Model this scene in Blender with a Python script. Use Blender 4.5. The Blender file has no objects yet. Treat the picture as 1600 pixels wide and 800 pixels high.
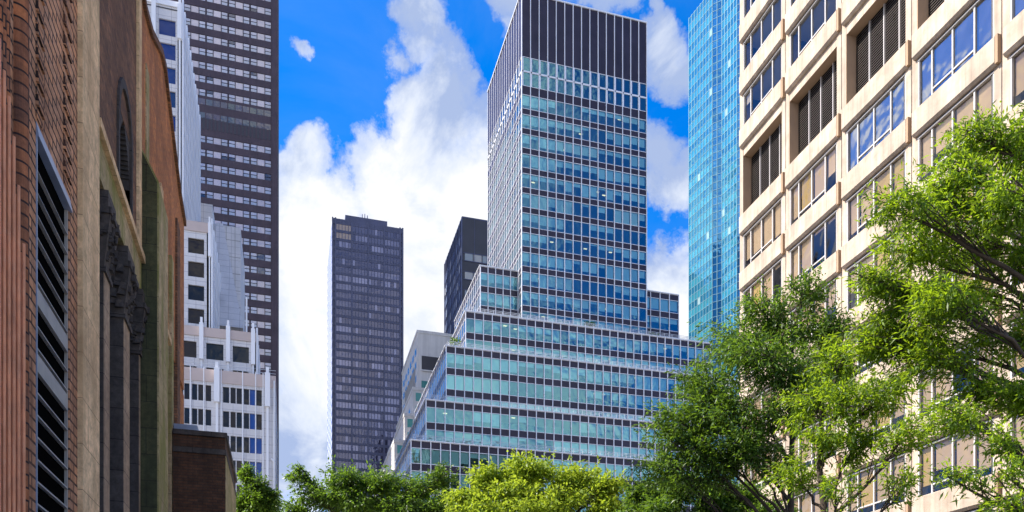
import bpy, math, random
import numpy as np
from mathutils import Vector, noise as mnoise
R = random.Random(7)
NP = np.random.default_rng(11)
rad = math.radians
sc = bpy.context.scene
COL = sc.collection

# ------------------------------------------------------------------ camera model (real metres, street axis = +Y)
YAW = rad(15.76); SA, CA = math.sin(YAW), math.cos(YAW)
F, CX, HY, CH = 1258.0, 800.0, 1088.0, 1.7
def T(px): return (px - CX) / F
def on_x(px, X):                      # point of the ray column px on the plane X = const
    t = T(px); d = X / (SA + t * CA); return d, d * (CA - t * SA)
def on_y(px, Y):                      # same on the plane Y = const
    t = T(px); d = Y / (CA - t * SA); return d, d * (SA + t * CA)
def at(px, d):
    t = T(px); return d * (SA + t * CA), d * (CA - t * SA)
def zz(y, d): return CH + (HY - y) * d / F
def pt(px, y, d):
    x, yy = at(px, d); return Vector((x, yy, zz(y, d)))
def project(p):
    d = p[0] * SA + p[1] * CA; u = p[0] * CA - p[1] * SA
    if d < .5: return (-1e4, -1e4)
    return CX + F * u / d, HY - F * (p[2] - CH) / d

# ------------------------------------------------------------------ node helpers
class N:
    def __init__(s, tree): s.t = tree; s.n = tree.nodes; s.l = tree.links
    def new(s, kind, **kw):
        n = s.n.new(kind)
        for k, v in kw.items():
            if k in n.inputs: s.set(n, k, v)
            else: setattr(n, k, v)
        return n
    def set(s, n, k, v):
        if isinstance(v, bpy.types.NodeSocket): s.l.new(v, n.inputs[k])
        else: n.inputs[k].default_value = v
    def math(s, op, a, b=None, c=None, clamp=False):
        n = s.n.new('ShaderNodeMath'); n.operation = op; n.use_clamp = clamp
        for i, v in enumerate((a, b, c)):
            if v is not None: s.set(n, i, v)
        return n.outputs[0]
    def mix(s, f, a, b, mode='MIX'):
        n = s.n.new('ShaderNodeMix'); n.data_type = 'RGBA'; n.blend_type = mode
        s.set(n, 0, f); s.set(n, 6, a); s.set(n, 7, b); return n.outputs[2]
    def ramp(s, f, stops):
        n = s.n.new('ShaderNodeValToRGB'); s.set(n, 0, f); e = n.color_ramp.elements
        while len(e) < len(stops): e.new(.5)
        for el, (p, c) in zip(e, stops): el.position = p; el.color = (*c, 1) if len(c) == 3 else c
        return n.outputs[0]
    def noise(s, vec, scale, detail=4, rough=.55, dist=0):
        n = s.n.new('ShaderNodeTexNoise'); s.set(n, 'Vector', vec); s.set(n, 'Scale', scale)
        s.set(n, 'Detail', detail); s.set(n, 'Roughness', rough); s.set(n, 'Distortion', dist); return n
def c4(c): return (*c, 1.0)

def new_mat(name):
    m = bpy.data.materials.new(name); m.use_nodes = True; m.node_tree.nodes.clear()
    g = N(m.node_tree); out = g.new('ShaderNodeOutputMaterial'); return m, g, out

def surface(name, col, rough=.7, var=.18, scale=.6, tint=False, metal=0., spec=.5, bump=0., bscale=8, dirt=None, streak=0., coat=0.):
    m, g, out = new_mat(name)
    geo = g.new('ShaderNodeTexCoord').outputs['Object']
    n1 = g.noise(geo, scale, 6).outputs[0]
    c = g.mix(1.0, c4(col), g.ramp(n1, [(.3, (1 - var,) * 3), (.7, (1 + var,) * 3)]), 'MULTIPLY')
    if tint:
        a = g.new('ShaderNodeAttribute', attribute_name='tint').outputs['Color']
        c = g.mix(1.0, c, a, 'MULTIPLY')
    if dirt:
        n2 = g.noise(geo, scale * 2.3, 8, .7).outputs[0]
        c = g.mix(g.ramp(n2, [(.48, (0, 0, 0)), (.75, (.7, .7, .7))]), c, c4(dirt))
    if streak:
        mp = g.new('ShaderNodeMapping', Vector=geo); mp.inputs['Scale'].default_value = (1.6, 1.6, .06)
        n3 = g.noise(mp.outputs[0], 1.5, 6, .65).outputs[0]
        c = g.mix(1.0, c, g.ramp(n3, [(.35, (1 - streak,) * 3), (.62, (1, 1, 1))]), 'MULTIPLY')
    b = g.new('ShaderNodeBsdfPrincipled', Roughness=rough, Metallic=metal)
    g.set(b, 'Base Color', c); b.inputs['Specular IOR Level'].default_value = spec; b.inputs['Coat Weight'].default_value = coat
    if bump:
        nb = g.noise(geo, bscale, 8, .65).outputs[0]
        bp = g.new('ShaderNodeBump', Strength=bump, Distance=.05, Height=nb); g.set(b, 'Normal', bp.outputs[0])
    g.l.new(b.outputs[0], out.inputs[0]); return m

def masonry(name, c1, c2, mortar, bw, bh, msize=.012, rough=.85, var=.3, bump=.6, dirt=None, offset=.5, moss=None, mot=1.):
    m, g, out = new_mat(name)
    tc = g.new('ShaderNodeTexCoord'); uv = tc.outputs['UV']; ob = tc.outputs['Object']
    wob = g.noise(uv, 1.3, 3).outputs['Color']
    uvw = g.new('ShaderNodeVectorMath', operation='MULTIPLY_ADD'); g.set(uvw, 0, wob); uvw.inputs[1].default_value = (.03, .02, 0); g.set(uvw, 2, uv)
    bt = g.new('ShaderNodeTexBrick', Vector=uvw.outputs[0]); bt.offset = offset
    bt.inputs['Color1'].default_value = c4(c1); bt.inputs['Color2'].default_value = c4(c2); bt.inputs['Mortar'].default_value = c4(mortar)
    bt.inputs['Scale'].default_value = 1; bt.inputs['Brick Width'].default_value = bw; bt.inputs['Row Height'].default_value = bh
    bt.inputs['Mortar Size'].default_value = msize; bt.inputs['Mortar Smooth'].default_value = .2; bt.inputs['Bias'].default_value = 0
    n1 = g.noise(ob, .5, 7, .6).outputs[0]; n2 = g.noise(ob, 4.5, 8, .75).outputs[0]
    c = g.mix(1.0, bt.outputs[0], g.ramp(n1, [(.3, (1 - var,) * 3), (.7, (1 + var,) * 3)]), 'MULTIPLY')
    c = g.mix(1.0, c, g.ramp(n2, [(.32, (1 - .42 * mot,) * 3), (.68, (1 + .32 * mot,) * 3)]), 'MULTIPLY')
    if dirt:
        mp = g.new('ShaderNodeMapping', Vector=ob); mp.inputs['Scale'].default_value = (1, 1, .15)
        n3 = g.noise(mp.outputs[0], 1.1, 8, .65).outputs[0]
        c = g.mix(g.ramp(n3, [(.45, (0, 0, 0)), (.68, (.75, .75, .75))]), c, c4(dirt))
    if moss:
        mp = g.new('ShaderNodeMapping', Vector=ob); mp.inputs['Scale'].default_value = (1, 1, .3); mp.inputs['Location'].default_value = (3, 7, 2)
        n3 = g.noise(mp.outputs[0], .9, 8, .7).outputs[0]
        c = g.mix(g.ramp(n3, [(.42, (0, 0, 0)), (.6, (.85, .85, .85))]), c, c4(moss))
    b = g.new('ShaderNodeBsdfPrincipled', Roughness=rough); g.set(b, 'Base Color', c); b.inputs['Specular IOR Level'].default_value = .25
    h = g.math('ADD', g.math('MULTIPLY', bt.outputs['Fac'], -1.0), g.math('MULTIPLY', n2, .6))
    bp = g.new('ShaderNodeBump', Strength=bump, Distance=.03, Height=h); g.set(b, 'Normal', bp.outputs[0])
    g.l.new(b.outputs[0], out.inputs[0]); return m

def clear_glass(name, tint, refl, rtint=(1, 1, 1), wave=.004):
    """coated glazing: a see-through tint under a mirror layer, panes very slightly out of true"""
    m, g, out = new_mat(name)
    ob = g.new('ShaderNodeTexCoord').outputs['Object']
    nb = g.noise(ob, .55, 2).outputs[0]
    bp = g.new('ShaderNodeBump', Strength=1.0, Distance=wave * 12, Height=nb)
    tr = g.new('ShaderNodeBsdfTransparent', Color=c4(tint))
    gl = g.new('ShaderNodeBsdfGlossy', Roughness=.01); g.set(gl, 'Normal', bp.outputs[0])
    fr = g.new('ShaderNodeFresnel', IOR=1.55); g.set(gl, 'Color', g.mix(g.math('MULTIPLY', fr.outputs[0], 3.0, clamp=True), c4(rtint), c4((1, 1, 1))))
    f = g.math('ADD', g.math('MULTIPLY', fr.outputs[0], .8), refl, clamp=True)
    mx = g.new('ShaderNodeMixShader'); g.l.new(f, mx.inputs[0]); g.l.new(tr.outputs[0], mx.inputs[1]); g.l.new(gl.outputs[0], mx.inputs[2])
    g.l.new(mx.outputs[0], out.inputs[0]); return m

def dark_glass(name, col, refl, rtint=(1, 1, 1), wave=.004, rough=.02, ior=1.5):
    """glazing too far away to look into: what is behind the pane is its tint"""
    m, g, out = new_mat(name)
    tc = g.new('ShaderNodeTexCoord'); ob = tc.outputs['Object']
    a = g.new('ShaderNodeAttribute', attribute_name='tint').outputs['Color']
    nb = g.noise(ob, .45, 2).outputs[0]
    bp = g.new('ShaderNodeBump', Strength=1.0, Distance=wave * 12, Height=nb)
    df = g.new('ShaderNodeBsdfDiffuse'); g.set(df, 'Color', g.mix(1.0, c4(col), a, 'MULTIPLY'))
    gl = g.new('ShaderNodeBsdfGlossy', Color=c4(rtint), Roughness=rough); g.set(gl, 'Normal', bp.outputs[0])
    fr = g.new('ShaderNodeFresnel', IOR=ior)
    f = g.math('ADD', g.math('MULTIPLY', fr.outputs[0], .8), refl, clamp=True)
    mx = g.new('ShaderNodeMixShader'); g.l.new(f, mx.inputs[0]); g.l.new(df.outputs[0], mx.inputs[1]); g.l.new(gl.outputs[0], mx.inputs[2])
    g.l.new(mx.outputs[0], out.inputs[0]); return m

def emitter(name, col, s):
    m, g, out = new_mat(name); e = g.new('ShaderNodeEmission', Color=c4(col), Strength=s); g.l.new(e.outputs[0], out.inputs[0]); return m

def leaf_mat(name, dark, light, trans, tmix=.45):
    m, g, out = new_mat(name)
    a = g.new('ShaderNodeAttribute', attribute_name='tint').outputs['Fac']
    c = g.mix(a, c4(dark), c4(light))
    b = g.new('ShaderNodeBsdfPrincipled', Roughness=.45); g.set(b, 'Base Color', c); b.inputs['Specular IOR Level'].default_value = .35
    t = g.new('ShaderNodeBsdfTranslucent'); g.set(t, 'Color', g.mix(a, c4([v * .7 for v in trans]), c4(trans)))
    mx = g.new('ShaderNodeMixShader', Fac=tmix); g.l.new(b.outputs[0], mx.inputs[1]); g.l.new(t.outputs[0], mx.inputs[2])
    g.l.new(mx.outputs[0], out.inputs[0]); return m

# ------------------------------------------------------------------ mesh helpers
ROOTS = {}
class MB:
    def __init__(s): s.v = []; s.f = []; s.uv = []; s.t = []; s.sm = []
    def poly(s, pts, tint=(1, 1, 1), uv=None, smooth=False):
        i = len(s.v); s.v += [tuple(p) for p in pts]; s.f.append(tuple(range(i, i + len(pts))))
        if uv is None:
            a = Vector(pts[1]) - Vector(pts[0]); b = Vector(pts[-1]) - Vector(pts[0]); n = a.cross(b)
            k = max(range(3), key=lambda q: abs(n[q]))
            uv = [(p[1], p[2]) if k == 0 else (p[0], p[2]) if k == 1 else (p[0], p[1]) for p in pts]
        s.uv += uv; s.t.append(tint); s.sm.append(smooth); return s
    def hexa(s, b, t, tint=(1, 1, 1)):           # bottom 4 (ccw from above), top 4
        s.poly([b[3], b[2], b[1], b[0]], tint); s.poly(t, tint)
        for i in range(4): j = (i + 1) % 4; s.poly([b[i], b[j], t[j], t[i]], tint)
        return s
    def box(s, x0, x1, y0, y1, z0, z1, tint=(1, 1, 1)):
        x0, x1 = sorted((x0, x1)); y0, y1 = sorted((y0, y1)); z0, z1 = sorted((z0, z1))
        q = [(x0, y0), (x1, y0), (x1, y1), (x0, y1)]
        return s.hexa([(*p, z0) for p in q], [(*p, z1) for p in q], tint)
    def tube(s, pts, rs, n=6, cap=True):
        pts = [Vector(p) for p in pts]; rings = []
        for i, p in enumerate(pts):
            d = (pts[min(i + 1, len(pts) - 1)] - pts[max(i - 1, 0)]).normalized()
            u = d.cross(Vector((0, 0, 1)))
            if u.length < .05: u = d.cross(Vector((1, 0, 0)))
            u.normalize(); w = d.cross(u)
            base = len(s.v); r = rs[i] if hasattr(rs, '__len__') else rs
            for k in range(n):
                a = 2 * math.pi * k / n; s.v.append(tuple(p + (u * math.cos(a) + w * math.sin(a)) * r))
            rings.append(base)
        for i in range(len(rings) - 1):
            for k in range(n):
                k2 = (k + 1) % n
                s.f.append((rings[i] + k, rings[i] + k2, rings[i + 1] + k2, rings[i + 1] + k)); s.uv += [(k, i), (k + 1, i), (k + 1, i + 1), (k, i + 1)]
                s.t.append((1, 1, 1)); s.sm.append(True)
        return s
    def build(s, name, mat, parent=None, stuff=False, origin=None):
        me = bpy.data.meshes.new(name)
        o0 = Vector(origin) if origin is not None else (ROOTS[root_of(parent).name] if parent else Vector((0, 0, 0)))
        v = np.array(s.v, dtype=np.float64) - np.array(o0)
        me.from_pydata(v.tolist(), [], s.f)
        uvl = me.uv_layers.new(name='UVMap'); uvl.data.foreach_set('uv', np.array(s.uv, dtype=np.float32).ravel())
        at_ = me.attributes.new('tint', 'FLOAT_COLOR', 'FACE')
        at_.data.foreach_set('color', np.concatenate([np.array(s.t, dtype=np.float32), np.ones((len(s.t), 1), np.float32)], 1).ravel())
        me.polygons.foreach_set('use_smooth', s.sm); me.materials.append(mat); me.update()
        o = bpy.data.objects.new(name, me); COL.objects.link(o)
        if parent: o.parent = parent
        if stuff: o['kind'] = 'stuff'
        if parent is None and origin is not None: o.location = o0
        return o
def root_of(o):
    while o.parent: o = o.parent
    return o
def thing(name, label, cat, loc, group=None):
    o = bpy.data.objects.new(name, None); COL.objects.link(o); o.location = loc; o.empty_display_size = 1
    o['label'] = label; o['category'] = cat
    if group: o['group'] = group
    ROOTS[o.name] = Vector(loc); return o

class Face:
    """a facade: origin, horizontal direction u, outward normal n"""
    def __init__(s, o, u, n): s.o = Vector(o); s.u = Vector(u).normalized(); s.n = Vector(n).normalized()
    def p(s, u, z, n=0): q = s.o + s.u * u + s.n * n; return (q.x, q.y, z)
    def quad(s, mb, u0, u1, z0, z1, n=0, tint=(1, 1, 1)):
        pts = [s.p(u0, z0, n), s.p(u1, z0, n), s.p(u1, z1, n), s.p(u0, z1, n)]
        if s.u.cross(Vector((0, 0, 1))).dot(s.n) < 0: pts = pts[::-1]
        mb.poly(pts, tint, [(0, 0), (1, 0), (1, 1), (0, 1)] if False else None)
    def box(s, mb, u0, u1, z0, z1, n0, n1, tint=(1, 1, 1)):
        b = [s.p(u0, 0, n0), s.p(u1, 0, n0), s.p(u1, 0, n1), s.p(u0, 0, n1)]
        if s.u.cross(s.n).z < 0: b = b[::-1]
        mb.hexa([(q[0], q[1], z0) for q in b], [(q[0], q[1], z1) for q in b], tint)

class Pane:
    def __init__(s, f, u0, u1, z0, z1, tint=(1, 1, 1), n=0., blind=None, extra=None):
        s.f, s.u0, s.u1, s.z0, s.z1, s.t, s.n, s.blind, s.extra = f, u0, u1, z0, z1, tint, n, blind, extra
        q = [project(f.p(u, z)) for u in (u0, u1) for z in (z0, z1)]
        xs = [a[0] for a in q]; ys = [a[1] for a in q]; cx, cy = sum(xs) / 4, sum(ys) / 4
        s.area = (max(xs) - min(xs)) * (max(ys) - min(ys)) * .5
        to = Vector((0, 0, CH)) - Vector(f.p((u0 + u1) / 2, (z0 + z1) / 2))
        if not (0 < cx < 1600 and 0 < cy < 800) or to.dot(f.n) < 0: s.area = 0
    def glass(s, mb):
        if s.extra:
            for (a, b, c, d, t) in s.extra: s.f.quad(mb, a, b, c, d, s.n, t)
        else: s.f.quad(mb, s.u0, s.u1, s.z0, s.z1, s.n, s.t)
    def shade(s, mb):
        for (a, b, c, d, t) in s.blind: s.f.quad(mb, a, b, c, d, s.n - .22, t)
def emit_windows(root, panes, mat, bmat=None, name='window', keep=100, vis=None):
    for p in panes:
        if vis and not vis(p): p.area = 0
    panes = sorted(panes, key=lambda p: -p.area)
    for p in panes[:keep]:
        if p.area <= 0: break
    head = [p for p in panes[:keep] if p.area > 0]; rest = [p for p in panes if p not in set(head)]
    for p in head:
        m = MB(); p.glass(m); o = m.build(name, mat, root)
        if p.blind and bmat: b = MB(); p.shade(b); b.build('blind', bmat, o)
    if rest:
        m = MB(); b = MB()
        for p in rest:
            p.glass(m)
            if p.blind: p.shade(b)
        o = m.build(name, mat, root, stuff=True)
        if b.f and bmat: b.build('blind', bmat, o)

# ------------------------------------------------------------------ materials
M = {}
M['alu'] = surface('white_aluminium', (.76, .77, .82), .35, .06, .3, metal=.0, spec=.6, streak=.12)
M['spandrel'] = surface('dark_spandrel_panel', (.030, .024, .040), .3, .25, .35, spec=.3)
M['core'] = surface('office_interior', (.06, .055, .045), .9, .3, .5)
M['ceil'] = surface('office_ceiling', (.55, .55, .52), .9, .05, .5)
M['blind'] = surface('window_blind', (.80, .92, .90), .8, .06, .4, tint=True)
M['zglass'] = clear_glass('teal_curtain_glass', (.72, 1.0, 1.0), .19, (.32, .90, 1.0))
M['zlight'] = emitter('office_lamp', (1, .74, .40), .55)
M['roof'] = surface('roof_gravel', (.30, .29, .28), .95, .2, .8)
M['rail'] = surface('terrace_rail_paint', (.62, .64, .66), .4, .05)
M['concrete'] = surface('warm_precast_concrete', (.48, .385, .305), .85, .18, .8, bump=.25, bscale=5, dirt=(.36, .27, .19), streak=.32)
M['concrete_shaded'] = surface('shaded_concrete', (.34, .23, .145), .85, .12, .6, bump=.2, bscale=6)  # darker copy of the precast: shade painted on spandrel ends and reveals
M['frame'] = surface('window_frame_metal', (.50, .48, .47), .4, .05, spec=.5)
M['frame_dark'] = surface('dark_window_gasket', (.03, .028, .03), .5, .1)
M['oglass'] = clear_glass('office_glass', (.97, .96, .94), .015, (.9, .95, 1.0))
M['omirror'] = clear_glass('reflective_office_glass', (.72, .76, .80), .30, (.95, .97, 1.0), wave=.006)
M['oblind'] = surface('peach_roller_blind', (.95, .68, .40), .85, .05, .6, tint=True)
M['louver'] = surface('bronze_louver', (.11, .09, .08), .5, .12)
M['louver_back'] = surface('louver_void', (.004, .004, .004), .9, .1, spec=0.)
M['brown'] = surface('brown_brick_cladding', (.066, .046, .060), .75, .22, .25, streak=.2)
M['bglass'] = dark_glass('sash_glass', (1, 1, 1), .06)
M['slab'] = surface('bronze_tower_metal', (.062, .066, .125), .35, .2, .2, spec=.5)
M['sglass'] = dark_glass('bronze_glass', (1, 1, 1), .10, (.55, .55, .75))
M['dblock'] = surface('black_metal_panel', (.034, .032, .040), .35, .2, .2)
M['white'] = masonry('white_stone_panel', (.64, .62, .62), (.60, .59, .60), (.34, .33, .35), 1.9, 1.23, .03, rough=.55, var=.08, bump=.1, offset=0, mot=.12)
M['whitefin'] = surface('white_metal_fin', (.78, .78, .80), .4, .04, .3)
M['pink'] = surface('pink_granite_band', (.52, .42, .38), .5, .08, .3)
M['wglass'] = dark_glass('square_window_glass', (1, 1, 1), .015, ior=1.28)
M['jglass'] = dark_glass('cyan_tower_glass', (1, 1, 1), .22, (.26, .64, .80), wave=.012)
M['jframe'] = surface('pale_blue_mullion', (.16, .33, .42), .35, .1, .3)
M['hwhite'] = surface('white_concrete', (.66, .63, .60), .7, .08, .3, streak=.15)
M['brick'] = masonry('long_orange_brick', (.64, .31, .15), (.52, .29, .17), (.04, .028, .024), .62, .24, .03, dirt=(.17, .075, .04))
M['rollbrick'] = masonry('round_moulding_brick', (.50, .18, .07), (.22, .10, .06), (.03, .022, .02), 1.9, .25, .022, dirt=(.06, .035, .028), bump=.9)
M['cbrick'] = masonry('dark_church_brick', (.29, .14, .07), (.14, .075, .045), (.09, .07, .05), .42, .13, .015, dirt=(.11, .06, .035))
M['cbrick2'] = masonry('orange_church_brick', (.62, .24, .07), (.44, .16, .06), (.26, .15, .08), .42, .13, .015, dirt=(.20, .09, .045))
M['abrick'] = masonry('brown_annex_brick', (.13, .06, .032), (.08, .042, .026), (.05, .038, .03), .42, .13, .015, dirt=(.05, .03, .02))
M['stone'] = masonry('sandstone_ashlar', (.80, .57, .32), (.72, .50, .28), (.30, .20, .11), 2.3, 1.15, .012, var=.28, bump=.5, dirt=(.46, .30, .15))
M['moss'] = masonry('mossy_stone', (.46, .35, .20), (.39, .30, .17), (.16, .12, .07), 1.6, .9, .014, var=.25, bump=.35, moss=(.19, .19, .04))
M['blackstone'] = masonry('soot_dark_stone', (.10, .085, .075), (.07, .06, .055), (.03, .026, .024), 1.6, 1.0, .014, var=.25, bump=.4, dirt=(.04, .035, .032))
M['shadestone'] = masonry('shaded_green_stone', (.075, .075, .035), (.06, .065, .03), (.03, .03, .02), 1.6, .95, .014, var=.25, bump=.35, dirt=(.03, .035, .02))
M['marble'] = surface('pink_marble', (.70, .28, .13), .5, .25, 2.2, bump=.2, bscale=9, dirt=(.74, .38, .22), streak=.2)
M['marble2'] = surface('dark_pink_marble', (.52, .19, .09), .6, .3, 2.2)
M['litstone'] = masonry('lit_brown_stone', (.40, .29, .19), (.33, .24, .16), (.12, .09, .07), 1.6, 1.0, .014, var=.3, bump=.5, dirt=(.20, .13, .08))
M['flash'] = surface('blue_grey_flashing', (.24, .29, .40), .35, .2, 1.5)
M['steel'] = surface('grey_louver_steel', (.34, .32, .29), .45, .2, 1.5)
M['bark'] = surface('tree_bark', (.050, .036, .026), .95, .3, 3, bump=.6, bscale=14)
M['ground'] = surface('ground_paving', (.20, .20, .19), .9, .2, .3)
M['paving'] = surface('light_plaza_paving', (.42, .40, .36), .9, .12, .3)
M['asphalt'] = surface('asphalt', (.05, .05, .052), .95, .2, .8)
M['paint'] = surface('road_paint', (.78, .78, .74), .7, .1, 2)

# ------------------------------------------------------------------ ground
def structure(name, mb, mat):
    o = mb.build(name, mat); o['kind'] = 'structure'; return o
m = MB(); m.poly([(-2500, -2500, 0), (2500, -2500, 0), (2500, 2500, 0), (-2500, 2500, 0)]); structure('ground', m, M['ground'])
m = MB(); m.poly([(14, -200, .004), (29, -200, .004), (29, 110, .004), (14, 110, .004)]); structure('road', m, M['asphalt'])
m = MB(); m.box(29.0, 34.0, -200, 60, .002, .14); structure('pavement', m, M['ground'])
m = MB(); m.box(-4.2, 14, -200, 110, .002, .14); structure('plaza', m, M['paving'])
m = MB()
for k in range(40): m.poly([(21.4, -180 + 7 * k, .008), (21.55, -180 + 7 * k, .008), (21.55, -177 + 7 * k, .008), (21.4, -177 + 7 * k, .008)])
structure('road_marking', m, M['paint'])

# ------------------------------------------------------------------ stepped glass tower in the middle
root = thing('stepped_office_tower', 'stepped glass office tower with teal windows, dark spandrels and white mullions in the middle', 'office tower', (55, 150, 0))
FL = 3.70
zpanes = []; zmull = []; interior = MB(); ceilm = MB(); lampm = []
OFFICE = [0, None]                    # neighbouring panes belong to one office and share the setting of its blinds
def shades(f, u0, u1, z0, z1):
    if OFFICE[0] <= 0:
        OFFICE[0] = R.choice((2, 3, 3, 4, 5, 6))
        OFFICE[1] = None if R.random() < .2 else (R.choice((.3, .4, .5, .55, .6, .66, .72, .8, 1.0)), R.uniform(.8, 1.08), R.choice((0, 0, 0, .5, 1.2)))
    OFFICE[0] -= 1
    st = OFFICE[1]
    if R.random() < .16: st = (R.uniform(.1, 1.0), R.uniform(.75, 1.1), 0)
    if st is None: return None
    drop, k, warm = st; h = z1 - z0; g = .06; t = (k * (1 + .12 * warm), k, k * (1 - .1 * warm))
    return [(u0 + g, u1 - g, z1 - h * min(1, drop + R.uniform(-.03, .03)), z1 + .1, t)]
def curtain(f, W, nb, rows, mb_m, sp_name='spandrel', mw=.135, mdepth=None, blindf=None, ends=True):
    """rows: list of (z0, z1, kind); kind w window, d two-pane tall window, s spandrel, m louvred plant storey"""
    if mdepth is None: mdepth = .2 if abs(f.n.y) > .5 else .07
    b = W / nb; zlo = min(r[0] for r in rows); zhi = max(r[1] for r in rows)
    for i in range(nb + 1):
        f.box(mb_m, i * b - mw / 2, i * b + mw / 2, zlo, zhi + .12, -.05, mdepth)
    for (z0, z1, kind) in rows:
        if kind in 'sm':
            sp = MB(); f.box(sp, 0, W, z0, z1, -.25, .03); sp.build(sp_name, M['spandrel'], root)
            f.box(mb_m, 0, W, z0 - .05, z0 + .04, -.1, .06); f.box(mb_m, 0, W, z1 - .04, z1 + .05, -.1, .06)
        else:
            for i in range(nb):
                u0, u1 = i * b + mw / 2, (i + 1) * b - mw / 2
                if kind == 'd':
                    zm = (z0 + z1) / 2; f.box(mb_m, u0 - .15, u0 + .25, z0, z1, -.1, .07); f.box(mb_m, u0, u1, zm - .15, zm + .15, -.1, .07)
                    zpanes.append(Pane(f, u0, u1, z0, z1, n=-.02, blind=None))
                else:
                    zpanes.append(Pane(f, u0, u1, z0, z1, n=-.02, blind=shades(f, u0, u1, z0, z1)))
def rows_down(ztop, zbot, win=2.5, first_sp=1.15):
    rows = [(ztop - first_sp, ztop, 's')]; z = ztop - first_sp
    while z - win > zbot - 1:
        rows.append((z - win, z, 'w')); rows.append((z - FL, z - win, 's')); z -= FL
    return rows
def plates(x0, x1, y0, y1, ztop, zbot, first_sp=1.15, win=2.5):
    z = ztop - first_sp
    interior.box(x0 + 4.5, x1 - 4.5, y0 + 4.5, y1 - .5, zbot, ztop - .5)
    ceilm.box(x0 + .3, x1 - .3, y0 + .3, y1 - .3, z + .02, ztop - .08)
    while z - win > zbot - 1:
        ceilm.box(x0 + .3, x1 - .3, y0 + .3, y1 - .3, z - FL + .02, z - win - .05)
        for k in range(int((x1 - x0) / 14)):
            lx = R.uniform(x0 + 1, x1 - 1); ly = y0 + R.uniform(.9, 2.6)
            lampm.append((lx, ly, z - .03))
        z -= FL
XL, YT = 42.8, 145.0
XR_ = on_y(1010, YT)[1]
YB = 171.0
tiers = []   # x0, x1, y0, ztop, zbot
def tier_from(px, y, Y): d, x = on_y(px, Y); return x, zz(y, d)
t4x, t4z = tier_from(727.5, 487, 141); t3x, t3z = tier_from(697, 541, 137); t2x, t2z = tier_from(665.5, 625, 133); t1x, t1z = tier_from(642, 688, 129)
t5x, t5z = tier_from(750.5, 416, 147.6); t5r = on_y(1060, 147.6)[1]
mul = MB()
# main shaft
ztopw = zz(88, on_y(815, YT)[0]); zA = zz(147, on_y(815, YT)[0]); zroof = zz(-12, on_y(815, YT)[0])
shaft = [(ztopw, zroof, 'm'), (ztopw - 5.4, ztopw, 'd'), (zA, ztopw - 5.4, 's')]
z = zA
while z > t4z - 3:
    shaft.append((z - 2.6, z, 'w')); shaft.append((z - FL, z - 2.6, 's')); z -= FL
ff = Face((XL, YT, 0), (1, 0, 0), (0, -1, 0)); curtain(ff, XR_ - XL, 15, shaft, mul)
fl = Face((XL, YB, 0), (0, -1, 0), (-1, 0, 0)); curtain(fl, YB - YT, 15, shaft, mul)
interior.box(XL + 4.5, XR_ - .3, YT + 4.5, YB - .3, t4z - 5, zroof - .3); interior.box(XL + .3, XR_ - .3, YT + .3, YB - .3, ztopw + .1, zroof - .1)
z = zA
while z > t4z - 3:
    ceilm.box(XL + .3, XR_ - .3, YT + .3, YB - .3, z + .03, z + 1.0)
    for k in range(3): lampm.append((R.uniform(XL + 1, XR_ - 1), YT + R.uniform(.9, 2.4), z - .02))
    z -= FL
side = MB(); side.box(XR_ - .29, XR_ + .02, YT + .05, YB, t4z - 2, zroof); side.build('side_wall', M['spandrel'], root)
bk = MB(); bk.box(XL - .0, XR_, YB + .01, YB + .3, 0, zroof); bk.build('back_wall', M['spandrel'], root)
# shoulder blocks and setbacks
for (x0, x1, y0, zt, zb, nb) in ((t5x, t5r, 147.6, t5z, t4z, None), (t4x, 80.1, 141, t4z, t3z - 1, None), (t3x, 85, 137, t3z, t2z - 1, None), (t2x, 90, 133, t2z, t1z - 1, None), (t1x, 95, 129, t1z, 6, None)):
    rows = rows_down(zt, zb - 2)
    bay = 1.62
    if y0 == 147.6:
        wl = XL - x0; curtain(Face((x0, y0, 0), (1, 0, 0), (0, -1, 0)), wl, 5, rows, mul)
        curtain(Face((XR_, y0, 0), (1, 0, 0), (0, -1, 0)), x1 - XR_, 4, rows, mul)
        plates(x0, XL - .1, y0, YB, zt, zb - 2); plates(XR_ + .1, x1, y0, YB, zt, zb - 2)
    else:
        nbx = round((x1 - x0) / bay); curtain(Face((x0, y0, 0), (1, 0, 0), (0, -1, 0)), x1 - x0, nbx, rows, mul)
        plates(x0, x1, y0, YB, zt, zb - 2)
    nby = round((YB - y0) / 1.75)
    curtain(Face((x0, YB, 0), (0, -1, 0), (-1, 0, 0)), YB - y0, nby, rows, mul)
    rf = MB(); rf.box(x0 + .05, x1 - .05, y0 + .05, YB, zt - .06, zt + .02); rf.build('terrace', M['roof'], root)
    e = MB(); e.box(x1 - .2, x1, y0 + .05, YB, zb - 2, zt); e.build('side_wall', M['spandrel'], root)
    cap = MB(); cap.box(x0 - .22, x1, y0 - .24, y0 + .25, zt + .03, zt + .17); cap.box(x0 - .22, x0 + .25, y0 + .25, YB, zt + .03, zt + .17); cap.build('parapet_cap', M['alu'], root)
    if y0 < 145:
        rl = MB()
        yy = y0 + .45
        for h in (.35, .6, .85, 1.1): rl.box(x0 + .4, x1, yy, yy + .05, zt + h, zt + h + .05)
        for h in (.6, 1.1): rl.box(x0 + .4, x0 + .45, yy, YB, zt + h, zt + h + .05)
        k = 0.
        while k < x1 - x0 - .4: rl.box(x0 + .4 + k, x0 + .46 + k, yy - .01, yy + .06, zt + .05, zt + 1.15); k += 1.62
        rl.build('railing', M['rail'], root)
mul.build('mullion_frame', M['alu'], root)
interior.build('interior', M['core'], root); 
co = ceilm.build('office_ceiling', M['ceil'], root)
def lamp_vis(p): q = project(p); return 600 < q[0] < 1110 and 100 < q[1] < 760
lm = [p for p in lampm if lamp_vis(p)]; R.shuffle(lm)
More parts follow.
